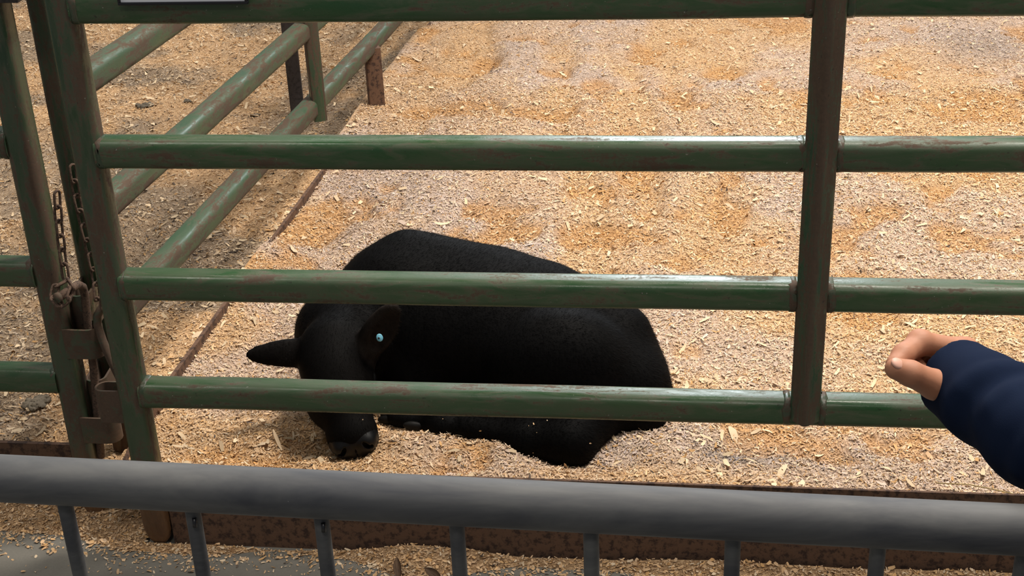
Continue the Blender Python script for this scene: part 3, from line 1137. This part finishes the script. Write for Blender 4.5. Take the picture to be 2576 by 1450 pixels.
xs_ = [at_y(px_, py_, BY)[0] for px_, py_ in zip(tops, (1275, 1300, 1317, 1337, 1352, 1377, 1397, 1418))]
stp = (xs_[-1]-xs_[0])/7
allx = [xs_[0]-stp*k for k in range(6, 0, -1)]+xs_+[xs_[-1]+stp*k for k in range(1, 6)]
for X_ in allx:
    zt = BZ-0.006-(X_+0.14)*0.0196
    v, f = sweep(line((X_, BY, 0.19), (X_, BY, zt-0.014), 6)+[V((X_, BY, zt-0.006)), V((X_, BY, zt))], circle(0.0068, 14), scales=[1, 1, 1, 1, 1, 1, 1.0, 1.0])
    mesh_obj('baluster', v, f, M_BARRIER, bt)
    # drain hole burnt at the joint, seen as a dark notch on one side
for X_ in (xs_[1], xs_[2]):
    v, f = sweep([V((X_+0.0035, BY-0.0070, BZ-0.0205)), V((X_+0.0035, BY-0.0085, BZ-0.0285))], circle(0.0022, 8))
    mesh_obj('drain_hole', v, f, M_BLACK, bt)

# ------------------------------------------------------------------ the calf
EARS = [(V([-0.80, 0.33, 0.295]), V([-0.95, 0.285, 0.308]), 0.25), (at_y(925, 885, 0.330), at_y(990, 768, 0.300), 1.0)]


def make_calf():
    B = Body((-1.02, 0.06, 0.03), (0.06, 0.86, 0.56), 0.006)
    # trunk, highest over the withers and sinking to the rump
    B.ell((-0.62, 0.56, 0.255), (0.185, 0.185, 0.205), 0.05)
    B.ell((-0.46, 0.55, 0.250), (0.22, 0.190, 0.190), 0.06)
    B.ell((-0.29, 0.52, 0.230), (0.20, 0.175, 0.160), 0.06)
    B.ell((-0.155, 0.46, 0.195), (0.125, 0.140, 0.118), 0.05)
    B.cone((-0.64, 0.60, 0.42), (-0.30, 0.57, 0.34), 0.045, 0.040, 0.06)      # spine ridge
    B.cone((-0.30, 0.57, 0.34), (-0.12, 0.49, 0.285), 0.040, 0.045, 0.05)
    # near thigh and stifle, the big bulge towards the camera
    B.ell((-0.265, 0.385, 0.215), (0.175, 0.115, 0.165), 0.025)
    B.ell((-0.105, 0.41, 0.165), (0.092, 0.095, 0.105), 0.03)
    B.ell((-0.075, 0.40, 0.120), (0.065, 0.08, 0.07), 0.03)
    # hock and hind shank lying forward along the ground
    B.cone((-0.19, 0.34, 0.16), (-0.235, 0.235, 0.135), 0.080, 0.056, 0.03)
    B.cone((-0.235, 0.235, 0.135), (-0.33, 0.245, 0.130), 0.056, 0.050, 0.03)
    B.cone((-0.33, 0.245, 0.130), (-0.46, 0.285, 0.135), 0.048, 0.030, 0.02)
    B.cone((-0.46, 0.285, 0.135), (-0.535, 0.300, 0.125), 0.028, 0.026, 0.015)
    # folded foreleg: elbow, knee, pastern
    B.ell((-0.60, 0.44, 0.17), (0.10, 0.09, 0.10), 0.03)
    B.cone((-0.60, 0.44, 0.16), (-0.53, 0.315, 0.138), 0.055, 0.034, 0.025)
    B.ell((-0.522, 0.298, 0.132), (0.038, 0.034, 0.034), 0.015)
    B.cone((-0.535, 0.31, 0.125), (-0.64, 0.335, 0.125), 0.026, 0.022, 0.015)
    # neck bent round towards the camera
    B.cone((-0.68, 0.54, 0.31), (-0.775, 0.455, 0.275), 0.135, 0.105, 0.05)
    B.cone((-0.775, 0.455, 0.275), (-0.752, 0.375, 0.300), 0.100, 0.080, 0.04)
    B.ell((-0.79, 0.42, 0.20), (0.085, 0.08, 0.10), 0.04)
    # head: poll, brow, cheeks, muzzle
    ha = at_y(833, 900, 0.312); hb = at_y(888, 1100, 0.208)
    hd = unit(hb-ha)
    hs = unit(np.cross(hd, V([0.0, 0.55, -0.83])))         # across the head
    hs = hs if hs[0] > 0 else -hs
    hn = np.cross(hs, hd); hn = hn if hn[1] < 0 else -hn   # out of the forehead
    ax = [hs, hd, hn]
    B.ell(ha+hd*0.012, (0.076, 0.085, 0.068), 0.03, axes=ax)
    B.ell(ha-hd*0.045+hn*0.012, (0.045, 0.035, 0.035), 0.03, axes=ax)         # poll tuft
    B.ell(ha+hd*0.075-hn*0.012, (0.069, 0.075, 0.060), 0.03, axes=ax)
    B.cone(ha+hd*0.05, hb-hd*0.02, 0.058, 0.046, 0.03)
    B.ell(hb-hd*0.005, (0.056, 0.046, 0.043), 0.025, axes=ax)                 # muzzle
    B.ell(hb+hd*0.018-hn*0.016, (0.046, 0.032, 0.034), 0.02, axes=ax)         # chin
    for s in (-1, 1):
        B.ell(ha+hd*0.060+hs*s*0.064+hn*0.006, (0.017, 0.022, 0.017), 0.014, axes=ax)   # brow over the eye
        B.ell(ha+hd*0.085-hn*0.035+hs*s*0.040, (0.035, 0.055, 0.040), 0.03, axes=ax)    # cheek
        B.ell(hb+hd*0.018+hs*s*0.030+hn*0.018, (0.018, 0.016, 0.017), 0.010, axes=ax)   # nostril wing
    B.ell(at_y(838, 1010, 0.262), (0.056, 0.050, 0.060), 0.03)                # jaw on the far side
    for s in (-1, 1):
        n0 = hb+hd*0.030+hs*s*0.030+hn*0.026
        B.ell(n0, (0.0065, 0.013, 0.013), 0.005, 'cut', axes=[unit(hs+0.5*s*hd), unit(hd-0.5*s*hs), hn])
    # ears: flat leaves, hollowed on the inner side
    def ear(base, tip, face, L_w, thick, cup):
        base = V(base); tip = V(tip)
        d = unit(tip-base); f_ = unit(V(face)-d*np.dot(V(face), d)); w = np.cross(d, f_)
        c = (base+tip)/2; hl = np.linalg.norm(tip-base)/2
        B.cone(base-d*0.03, base+d*0.015, 0.026, 0.020, 0.022)
        B.ell(c+d*0.004, (hl*1.04, L_w, thick), 0.012, axes=[d, w, f_])
        B.ell(c-d*hl*0.35, (hl*0.70, L_w*0.98, thick*1.1), 0.02, axes=[d, w, f_])
        if cup:
            B.ell(c+d*0.010+f_*(thick*1.25)+w*cup, (hl*0.82, L_w*0.66, thick*1.35), 0.005, 'cut', axes=[d, w, f_])
    ear(EARS[0][0], EARS[0][1], (0.15, -0.85, 0.30), 0.029, 0.012, 0)
    ear(EARS[1][0], EARS[1][1], (0.35, -0.90, 0.15), 0.036, 0.013, 0.008)
    v, q = B.mesh()
    v = relax(v, q, 3, 0.5)
    return v, q, (ha, hb, hd, hs, hn)


cv, cq, (ha, hb, hd, hs, hn) = make_calf()


def coat_tint(P_):
    """near-black body, a little browner on the face, brown-grey ears"""
    c = np.tile(V([0.0020, 0.0019, 0.0021]), (len(P_), 1))
    w = np.exp(-(np.linalg.norm(P_-(ha+hb)/2, axis=1)/0.13)**4)[:, None]
    c = c*(1-w)+V([0.0055, 0.0046, 0.0042])*w
    for a, b, k in EARS:
        d = b-a
        tt = np.clip((P_-a)@d/(d@d), -0.1, 1.1)
        dist = np.linalg.norm(P_-a-tt[:, None]*d, axis=1)
        w = (1-sm(dist, 0.030, 0.045))[:, None]*k
        c = c*(1-w)+V([0.022, 0.0170, 0.0145])*w
    return c


calf = fast_mesh('calf', cv, cq, M_COAT, None, coat_tint(cv))
tag(calf, 'black calf curled up asleep on the shavings with its nose down', 'calf')
# short coat: thin hairs lying back along the body
nm = vert_normals(cv, cq)
tri = cq
fa = np.linalg.norm(np.cross(cv[tri[:, 2]]-cv[tri[:, 0]], cv[tri[:, 3]]-cv[tri[:, 1]]), axis=1)
NH = 160000
pick = rng.choice(len(tri), NH, p=fa/fa.sum())
w4 = rng.dirichlet((1, 1, 1, 1), NH)
hp = (cv[tri[pick]]*w4[..., None]).sum(1); hnm = (nm[tri[pick]]*w4[..., None]).sum(1)
hnm /= np.linalg.norm(hnm, axis=1)[:, None]
flow = np.tile(V([0.75, 0.25, -0.45]), (NH, 1))
near_head = np.linalg.norm(hp-(ha+hb)/2, axis=1) < 0.17
flow[near_head] = hd
flow = flow-hnm*(flow*hnm).sum(1)[:, None]
flow = flow/(np.linalg.norm(flow, axis=1)[:, None]+1e-6)+rng.normal(0, 0.22, (NH, 3))
ln = rng.uniform(0.006, 0.0125, NH)
muz = ((hp-hb)@hd > 0.005) & near_head & (np.linalg.norm(hp-hb, axis=1) < 0.08)
ln[near_head] *= 0.55
ln[muz] *= 0.02
sidev = np.cross(hnm, flow); sidev /= np.linalg.norm(sidev, axis=1)[:, None]+1e-9
wd = 0.00042
tip = hp+hnm*(ln*rng.uniform(0.12, 0.55, NH))[:, None]+flow*(ln*0.9)[:, None]
hv = np.stack([hp-sidev*wd-hnm*0.001, hp+sidev*wd-hnm*0.001, tip], 1)
hq = (np.arange(NH)*3)[:, None]+V([[0, 1, 2]])
coat = fast_mesh('coat', hv.reshape(-1, 3), hq, M_HAIR, calf, np.repeat(coat_tint(hp), 3, axis=0))
coat['kind'] = 'stuff'
coat['label'] = 'short dense black hair of the calf'
# nose leather: bare front of the muzzle with comma nostrils and a groove down the middle
Bn = Body(hb-0.085, hb+0.085, 0.0022)
hx = [hs, hd, hn]
Bn.ell(hb-hd*0.004, (0.0575, 0.0485, 0.0450), 0.025, axes=hx)
Bn.ell(hb+hd*0.018-hn*0.014, (0.0470, 0.0335, 0.0350), 0.02, axes=hx)
for s in (-1, 1):
    Bn.ell(hb+hd*0.020+hs*s*0.028+hn*0.020, (0.0200, 0.0185, 0.0185), 0.012, axes=hx)
fn = unit(hd*0.75+hn*0.66)
for s in (-1, 1):
    c_ = hb+hd*0.030+hs*s*0.0265+hn*0.029
    u1 = unit(hs*0.55*s+unit(hd-hn)*0.85); u1 = unit(u1-fn*np.dot(u1, fn))
    Bn.ell(c_, (0.0050, 0.0125, 0.016), 0.003, 'cut', axes=[np.cross(u1, fn), u1, fn])
    Bn.ell(c_+u1*0.010+hs*s*0.004, (0.0035, 0.0075, 0.012), 0.003, 'cut', axes=[hs, unit(np.cross(fn, hs)), fn])
Bn.ell(hb+hd*0.044+hn*0.020, (0.0012, 0.018, 0.010), 0.002, 'cut', axes=[hs, unit(np.cross(fn, hs)), fn])
Bn.plane_cut(hb+hd*0.006, -unit(hd*0.9+hn*0.35))
nv, nq = Bn.mesh()
o = fast_mesh('nose', relax(nv, nq, 1), nq, M_NOSE, calf)
o['label'] = 'moist black nose dusted with shavings'
# closed eyelids
for s in (-1, 1):
    c = ha+hd*0.068+hs*s*0.074-hn*0.004
    Be = Body(c-0.03, c+0.03, 0.002)
    Be.ell(c, (0.011, 0.016, 0.011), 0.004, axes=[hs, hd, hn])
    Be.ell(c+hs*s*0.011-hn*0.003, (0.004, 0.015, 0.0012), 0.002, 'cut', axes=[hs, hd, hn])
    ev, eq = Be.mesh()
    fast_mesh('eyelid', ev, eq, M_NOSE, calf)
# ear tag
tc = V(at_y(955, 850, 0.278))
Bt = Body(tc-0.03, tc+0.03, 0.0012)
ta = [unit(V([1.0, 0.3, 0.25])), unit(np.cross(V([0.25, -0.9, 0.35]), V([1.0, 0.3, 0.25]))), unit(V([0.25, -0.9, 0.35]))]
ta[0] = np.cross(ta[1], ta[2])
Bt.ell(tc, (0.0075, 0.0092, 0.0024), 0.002, axes=ta)
Bt.cone(tc, tc-ta[2]*0.016, 0.0028, 0.0028, 0.002)
tv, tq = Bt.mesh()
o = fast_mesh('ear_tag', tv, tq, M_TAG, calf)
o['label'] = 'small pale blue ear tag'
v, f = sweep([tc+ta[2]*0.0016+ta[0]*-0.002, tc+ta[2]*0.0030+ta[0]*-0.002], circle(0.0024, 8))
mesh_obj('tag_stud', v, f, M_PRINT, o)
# hooves
def hoof(c, d):
    d = unit(V(d)); c = V(c)
    Bh = Body(c-0.07, c+0.07, 0.003)
    a, b, _ = frame_for(d)
    for s in (-1, 1):
        Bh.ell(c+a*s*0.0095, (0.0085, 0.0115, 0.026), 0.003, axes=[a, b, d])
    hv_, hq_ = Bh.mesh()
    o_ = fast_mesh('hoof', relax(hv_, hq_, 1), hq_, M_HOOF, calf)
    o_['label'] = 'grey cloven hoof'


hoof((-0.590, 0.305, 0.128), (-0.9, -0.1, 0.15))
hoof((-0.655, 0.338, 0.122), (-0.9, 0.1, -0.1))
# crumbs of shavings clinging to the calf
nn_ = 160
sel = rng.choice(NH, nn_)
zsel = hp[sel, 2] < 0.20
cr = hp[sel][zsel]+hnm[sel][zsel]*0.006
k_ = len(cr)
Lc = rng.uniform(0.002, 0.006, k_)
o = chips('clinging_shavings', calf, cr[:, 0], cr[:, 1], cr[:, 2], hnm[sel][zsel], Lc, Lc*0.5, rng.normal(0, 1, k_), 0.4, palette(k_, np.zeros(k_), False))
kk = 26
uu = rng.normal(0, 0.020, kk); ww = rng.uniform(0.0, 0.028, kk)
pn = hb+hd*0.030+hs*uu[:, None]-hs*0.006+hn*ww[:, None]-hd*(ww*0.7)[:, None]+hn*0.012
Lc = rng.uniform(0.002, 0.005, kk)
chips('clinging_shavings', calf, pn[:, 0], pn[:, 1], pn[:, 2], np.tile(hn, (kk, 1)), Lc, Lc*0.6, rng.normal(0, 1, kk), 0.5, palette(kk, np.zeros(kk), False))

# ------------------------------------------------------------------ the visitor reaching over the barrier
KD = 0.94                            # hand depth scale


def HP(x, y, d):
    return at_depth(x, y, d*KD)


hand_c = HP(2370, 920, 1.40)
Bh = Body(hand_c-V([0.16, 0.16, 0.13]), hand_c+V([0.16, 0.16, 0.13]), 0.0019)
wr = HP(2455, 965, 1.395)
fing = {
    'index': [(HP(2418, 884, 1.400), 0.0118), (HP(2314, 862, 1.385), 0.0112), (HP(2272, 893, 1.368), 0.0100), (HP(2250, 917, 1.356), 0.0084)],
    'middle': [(HP(2426, 882, 1.428), 0.0120), (HP(2322, 866, 1.420), 0.0112), (HP(2290, 908, 1.402), 0.0100), (HP(2312, 930, 1.388), 0.0086)],
    'ring': [(HP(2434, 888, 1.452), 0.0112), (HP(2338, 876, 1.448), 0.0104), (HP(2308, 914, 1.432), 0.0094), (HP(2340, 930, 1.418), 0.0080)],
    'little': [(HP(2442, 898, 1.474), 0.0100), (HP(2362, 892, 1.472), 0.0090), (HP(2338, 922, 1.458), 0.0082), (HP(2364, 934, 1.448), 0.0070)],
}
for nme, ch in fing.items():
    Bh.cone(wr+(ch[0][0]-wr)*0.05, ch[0][0], 0.0205, ch[0][1]*1.12, 0.012)      # metacarpal part of the palm
for nme, ch in fing.items():
    for (p_, r_), (p2, r2) in zip(ch[:-1], ch[1:]):
        Bh.cone(p_, p2, r_, r2, 0.0045)
    Bh.ell(ch[1][0], (ch[1][1]*1.10,)*3, 0.004)
th_ = [(HP(2425, 992, 1.385), 0.0185), (HP(2350, 968, 1.352), 0.0140), (HP(2290, 940, 1.336), 0.0118), (HP(2254, 928, 1.333), 0.0104)]
Bh.cone(wr, th_[0][0], 0.022, 0.0185, 0.012)
Bh.cone(th_[0][0], th_[1][0], 0.0185, 0.0140, 0.008)
Bh.cone(th_[1][0], th_[2][0], 0.0138, 0.0118, 0.004)
Bh.cone(th_[2][0], th_[3][0], 0.0118, 0.0102, 0.004)
forearm_dir = unit(HP(2576, 1072, 1.285)-HP(2393, 944, 1.392))
Bh.cone(wr, wr+forearm_dir*0.09, 0.0235, 0.026, 0.015)
hv_, hq_ = Bh.mesh()
hv_ = relax(hv_, hq_, 2, 0.4)

# body under the clothes (continuous figure), standing behind the barrier to the right
cuff = HP(2397, 946, 1.392)
elbow = cuff+forearm_dir*0.215+V([0.02, 0.0, 0.030])
shR = V([0.615, -1.525, 1.235]); shL = V([0.455, -1.781, 1.235])
tc_ = (shR+shL)/2
acr = unit(shL-shR)
fwd_ = V([acr[1], -acr[0], 0.0])
Bb = Body((0.10, -2.15, -0.02), (1.05, -1.10, 1.75), 0.011)
hips = V([tc_[0], tc_[1], 0.74])
Bb.cone(tc_+V([0, 0, -0.12]), hips, 0.115, 0.115, 0.05)
Bb.cone(shR+acr*0.05, shL-acr*0.05, 0.062, 0.062, 0.05)
Bb.cone(tc_+V([0, 0, -0.02]), tc_+V([0, 0, 0.12])+fwd_*0.02, 0.055, 0.046, 0.03)
head = tc_+V([0, 0, 0.21])+fwd_*0.03
Bb.ell(head+V([0, 0, 0.015]), (0.076, 0.096, 0.108), 0.02, axes=[acr, fwd_, V([0, 0, 1.0])])
Bb.ell(head+fwd_*0.035+V([0, 0, -0.055]), (0.052, 0.058, 0.058), 0.03, axes=[acr, fwd_, V([0, 0, 1.0])])
Bb.cone(head+fwd_*0.092+V([0, 0, 0.012]), head+fwd_*0.112+V([0, 0, -0.022]), 0.009, 0.014, 0.012)
for s in (-1, 1):
    Bb.ell(head+acr*s*0.076+V([0, 0, -0.005]), (0.010, 0.018, 0.030), 0.01, axes=[acr, fwd_, V([0, 0, 1.0])])
    Bb.ell(head+acr*s*0.032+fwd_*0.096+V([0, 0, 0.018]), (0.014, 0.010, 0.010), 0.008, 'cut', axes=[acr, fwd_, V([0, 0, 1.0])])
Bb.cone(shR, elbow, 0.044, 0.030, 0.03)
Bb.cone(elbow, cuff, 0.030, 0.024, 0.02)
elL = shL+acr*0.05-fwd_*0.04+V([0, 0, -0.25]); wrL = elL+fwd_*0.06+V([0, 0, -0.21])
Bb.cone(shL, elL, 0.046, 0.036, 0.03); Bb.cone(elL, wrL, 0.034, 0.025, 0.02)
for s in (-1, 1):
    hp_ = hips+acr*s*0.075
    Bb.cone(hp_, V([hp_[0], hp_[1]+0.01, 0.45]), 0.085, 0.055, 0.04)
    Bb.cone(V([hp_[0], hp_[1]+0.01, 0.45]), V([hp_[0], hp_[1], 0.07]), 0.052, 0.036, 0.02)
bv, bq = Bb.mesh()
bv = relax(bv, bq, 2)
# left hand, relaxed
BL = Body(wrL-V([0.1, 0.1, 0.2]), wrL+V([0.1, 0.1, 0.06]), 0.003)
dn = unit(V([0.0, 0.10, -1.0])); sdl = unit(fwd_)
BL.cone(wrL+dn*-0.03, wrL+dn*0.02, 0.024, 0.022, 0.01)
for i_, off in enumerate((-0.027, -0.009, 0.009, 0.025)):
    k0 = wrL+dn*0.085+sdl*off
    BL.cone(wrL+dn*0.02+sdl*off*0.5, k0, 0.016, 0.011, 0.012)
    ll = (0.032, 0.040, 0.042, 0.036)[i_]
    k1 = k0+dn*ll-acr*0.010; k2 = k1+dn*ll*0.7-acr*0.016
    BL.cone(k0, k1, 0.0100, 0.0092, 0.004); BL.cone(k1, k2, 0.0092, 0.0075, 0.004)
tb = wrL+dn*0.03+sdl*0.022
BL.cone(tb, tb+dn*0.035+sdl*0.026, 0.014, 0.012, 0.01); BL.cone(tb+dn*0.035+sdl*0.026, tb+dn*0.072+sdl*0.028, 0.0112, 0.0088, 0.005)
lv, lq = BL.mesh()
allv = np.concatenate([bv, hv_, lv]); allq = np.concatenate([bq, hq_+len(bv), lq+len(bv)+len(hv_)])
person = fast_mesh('person', allv, allq, M_SKIN)
tag(person, 'person in a navy fleece reaching one bare hand over the barrier', 'person')

# thumb nail
tp = th_[3][0]; tdir = unit(th_[3][0]-th_[2][0]); tocam = unit(CAM-tp)
nrm_ = unit(tocam*0.6+V([0, 0, 1.0])*0.75-tdir*0.1); nrm_ = unit(nrm_-tdir*np.dot(nrm_, tdir)); wv = np.cross(tdir, nrm_)
Bn = Body(tp-0.02, tp+0.02, 0.0008)
Bn.ell(tp+tdir*0.003+nrm_*0.0078, (0.0068, 0.0058, 0.0026), 0.001, axes=[tdir, wv, nrm_])
nv, nq = Bn.mesh()
o = fast_mesh('fingernail', nv, nq, M_NAIL, person)
o['label'] = 'pink thumbnail'

# navy fleece: right sleeve is fine-grained, torso and left sleeve coarser, one garment
Bs = Body((0.10, -1.62, 0.94), (0.75, -1.02, 1.36), 0.0036)
u_ = forearm_dir
sd1 = unit(np.cross(u_, V([0, 0, 1.0]))); sd2 = np.cross(sd1, u_)
r0 = 0.0395
Bs.cone(cuff-u_*0.03, cuff+u_*0.055, r0-0.0005, r0+0.001, 0.02)
Bs.cone(cuff+u_*0.055, cuff+u_*0.13, r0-0.002, r0+0.002, 0.02)
Bs.cone(cuff+u_*0.13, elbow, r0+0.001, r0+0.009, 0.03)
Bs.cone(elbow, shR, r0+0.010, r0+0.022, 0.03)
for s_, ang, le in ((0.066, 0.6, 0.030), (0.088, 2.2, 0.032), (0.115, 1.1, 0.034), (0.14, 3.4, 0.034), (0.165, 0.2, 0.036), (0.185, 2.8, 0.036)):
    c_ = cuff+u_*s_
    for a_ in np.linspace(-0.9, 0.9, 5):
        dv = sd1*math.cos(ang+a_)+sd2*math.sin(ang+a_)
        dv2 = sd1*math.cos(ang+a_+0.45)+sd2*math.sin(ang+a_+0.45)
        Bs.cone(c_+dv*(r0-0.004)+u_*a_*0.012, c_+dv2*(r0-0.004)+u_*(a_+0.45)*0.012, 0.0055, 0.0055, 0.016)
Bs.plane_cut(cuff+u_*0.002, -u_)
Bs.cone(cuff-u_*0.05, cuff+u_*0.035, r0-0.0065, r0-0.0070, 0.003, 'cut')
sv, sq = Bs.mesh()
sv = relax(sv, sq, 3)
Bj = Body((0.15, -2.15, 0.62), (1.05, -1.25, 1.52), 0.010)
Bj.cone(tc_+V([0, 0, -0.12]), hips+V([0, 0, -0.02]), 0.150, 0.150, 0.05)
Bj.cone(shR+acr*0.03, shL-acr*0.03, 0.082, 0.082, 0.05)
Bj.ell(tc_+V([0, 0, 0.055])-fwd_*0.03, (0.11, 0.10, 0.055), 0.03, axes=[acr, fwd_, V([0, 0, 1.0])])       # hood lying on the shoulders
Bj.cone(shL, elL, 0.066, 0.055, 0.03); Bj.cone(elL, wrL, 0.054, 0.040, 0.02)
Bj.plane_cut(wrL+dn*0.005, dn)
Bj.plane_cut(V([0, 0, 0.70]), V([0, 0, -1.0]))
jv, jq = Bj.mesh()
jv = relax(jv, jq, 2)
o = fast_mesh('fleece_jacket', np.concatenate([sv, jv]), np.concatenate([sq, jq+len(sv)]), M_NAVY, person)
o['label'] = 'loose navy fleece with a plain cuff'
Bt_ = Body((0.15, -2.15, 0.03), (1.05, -1.25, 1.0), 0.011)
for s in (-1, 1):
    hp_ = hips+acr*s*0.075
    Bt_.cone(hp_, V([hp_[0], hp_[1]+0.01, 0.45]), 0.104, 0.074, 0.04)
    Bt_.cone(V([hp_[0], hp_[1]+0.01, 0.45]), V([hp_[0], hp_[1], 0.09]), 0.072, 0.062, 0.02)
Bt_.cone(hips+acr*0.04-V([0, 0, 0.02]), hips-acr*0.04-V([0, 0, 0.02]), 0.122, 0.122, 0.04)
Bt_.plane_cut(V([0, 0, 0.07]), V([0, 0, -1.0])); Bt_.plane_cut(V([0, 0, 0.86]), V([0, 0, 1.0]))
tv, tq = Bt_.mesh()
fast_mesh('trousers', relax(tv, tq, 2), tq, M_DENIM, person)
for s in (-1, 1):
    hp_ = hips+acr*s*0.075
    c_ = V([hp_[0], hp_[1], 0.0])
    Bq = Body(c_-V([0.2, 0.2, 0.02]), c_+V([0.2, 0.2, 0.14]), 0.006)
    Bq.ell(c_+fwd_*0.055+V([0, 0, 0.03]), (0.045, 0.13, 0.045), 0.02, axes=[acr, fwd_, V([0, 0, 1.0])])
    Bq.cone(c_+V([0, 0, 0.05]), c_+V([0, 0, 0.10]), 0.050, 0.048, 0.02)
    Bq.plane_cut(V([0, 0, 0.001]), V([0, 0, -1.0]))
    qv, qq_ = Bq.mesh()
    fast_mesh('shoe', qv, qq_, M_SHOE, person)
Bq = Body(head-0.17, head+0.17, 0.006)
az = V([0, 0, 1.0])
Bq.ell(head+az*0.030-fwd_*0.018, (0.089, 0.102, 0.112), 0.02, axes=[acr, fwd_, az])
Bq.ell(head-az*0.045-fwd_*0.045, (0.080, 0.060, 0.085), 0.03, axes=[acr, fwd_, az])
Bq.ell(head+fwd_*0.085-az*0.035, (0.070, 0.062, 0.105), 0.015, 'cut', axes=[acr, fwd_, az])
qv, qq_ = Bq.mesh()
fast_mesh('hair', relax(qv, qq_, 1), qq_, M_HEADHAIR, person)
for s in (-1, 1):
    c_ = head+acr*s*0.031+fwd_*0.0795+az*0.018
    Bq = Body(c_-0.02, c_+0.02, 0.002)
    Bq.ell(c_, (0.0110, 0.0110, 0.0100), 0.002)
    qv, qq_ = Bq.mesh()
    e_ = fast_mesh('eye', qv, qq_, M_EYE, person)
    v, f = sweep([c_+fwd_*0.0098, c_+fwd_*0.0113], circle(0.0045, 12))
    mesh_obj('iris', v, f, M_BLACK, e_)
v, f = sweep([head+fwd_*0.088+acr*a_-az*(0.056+4*a_*a_) for a_ in np.linspace(-0.024, 0.024, 9)], circle(0.0055, 8), scales=[0.3, 0.7, 0.95, 1, 0.95, 1, 0.95, 0.7, 0.3])
mesh_obj('lips', v, f, M_NAIL, person)

# ------------------------------------------------------------------ litter
def leaf(label, base, tip, width, fold, seed):
    r = np.random.default_rng(seed)
    base = V(base); tip = V(tip)
    d = unit(tip-base); L = np.linalg.norm(tip-base)
    a, b, _ = frame_for(d, (0, -0.6, 0.8))
    root = thing('dry_leaf', label, 'leaf', tuple(base))
    N = 12; vs = []; fs = []
    for side_ in (0, 1):
        for i in range(N):
            u = i/(N-1)
            w = width*math.sin(math.pi*min(1, u*0.96+0.03))**0.8*(1-0.35*u)
            c = base+d*L*u+b*math.sin(u*2.5)*L*0.06
            for j, t_ in enumerate((-1, -0.5, 0, 0.5, 1)):
                vs.append(c+a*w*t_+b*(abs(t_)*w*fold-side_*0.0006))
    for s_ in (0, 1):
        o_ = s_*N*5
        for i in range(N-1):
            for j in range(4):
                q_ = (o_+i*5+j, o_+i*5+j+1, o_+(i+1)*5+j+1, o_+(i+1)*5+j)
                fs.append(q_ if s_ == 0 else q_[::-1])
    for i in range(N-1):
        for j in (0, 4):
            fs.append((i*5+j, (i+1)*5+j, N*5+(i+1)*5+j, N*5+i*5+j))
    mesh_obj('blade', vs, fs, M_LEAF, root)
    v_, f_ = sweep([base-d*L*0.10, base+b*0.0012, base+d*L*0.5+b*(0.0012+math.sin(1.25)*L*0.06), tip], circle(0.0009, 6), scales=[1.2, 1.2, 0.8, 0.4])
    mesh_obj('midrib', v_, f_, M_LEAF, root)


leaf('brown dry leaf on edge in the spilled shavings, nearer the left', at_z(1005, 1462, 0.012), at_z(999, 1404, 0.030), 0.010, 1.1, 1)
leaf('dark curled dry leaf in the spilled shavings beside a barrier upright', at_z(1112, 1462, 0.014), at_z(1068, 1430, 0.026), 0.011, 0.9, 2)


def clod(px_, py_, size, label, hf):
    z_ = 0.08
    for _ in range(4):
        p_ = at_z(px_, py_, z_); z_ = float(hf(V([p_[0]]), V([p_[1]]))[0])+size*0.2
    r = np.random.default_rng(int(px_))
    Bc = Body(p_-size*1.6, p_+size*1.6, size/9)
    for _ in range(34):
        Bc.ell(p_+r.normal(0, 0.40, 3)*V([size, size*0.9, size*0.22]), r.uniform(0.10, 0.30, 3)*size*V([1, 1, 0.6]), 0.06*size)
    v_, q_ = Bc.mesh()
    v_ = v_+r.normal(0, size*0.025, v_.shape)
    o_ = fast_mesh('manure_clod', v_, q_, M_DUNG)
    tag(o_, label, 'manure', 'manure clods in the left pen')


clod(366, 266, 0.036, 'grey-brown manure clod between the two upper side rails', h_left)
clod(470, 254, 0.020, 'small dark manure lump just right of the larger clod', h_left)
clod(640, 290, 0.022, 'dark manure lump close under the middle side rail', h_left)
clod(96, 1012, 0.040, 'grey crusted manure clod behind the left panel just above its kickboard', h_left)

st = thing('straw_stalk', 'thin dry straw stalk lying across the front kickboard at the right', 'straw', tuple(at_z(2450, 1225, 0.16)))
v, f = sweep([at_y(2355, 1216, 0.06), at_y(2440, 1220, 0.05), at_y(2500, 1232, 0.035), at_y(2560, 1246, 0.02)], circle(0.0012, 6))
mesh_obj('stem', v, f, M_STRAW, st)
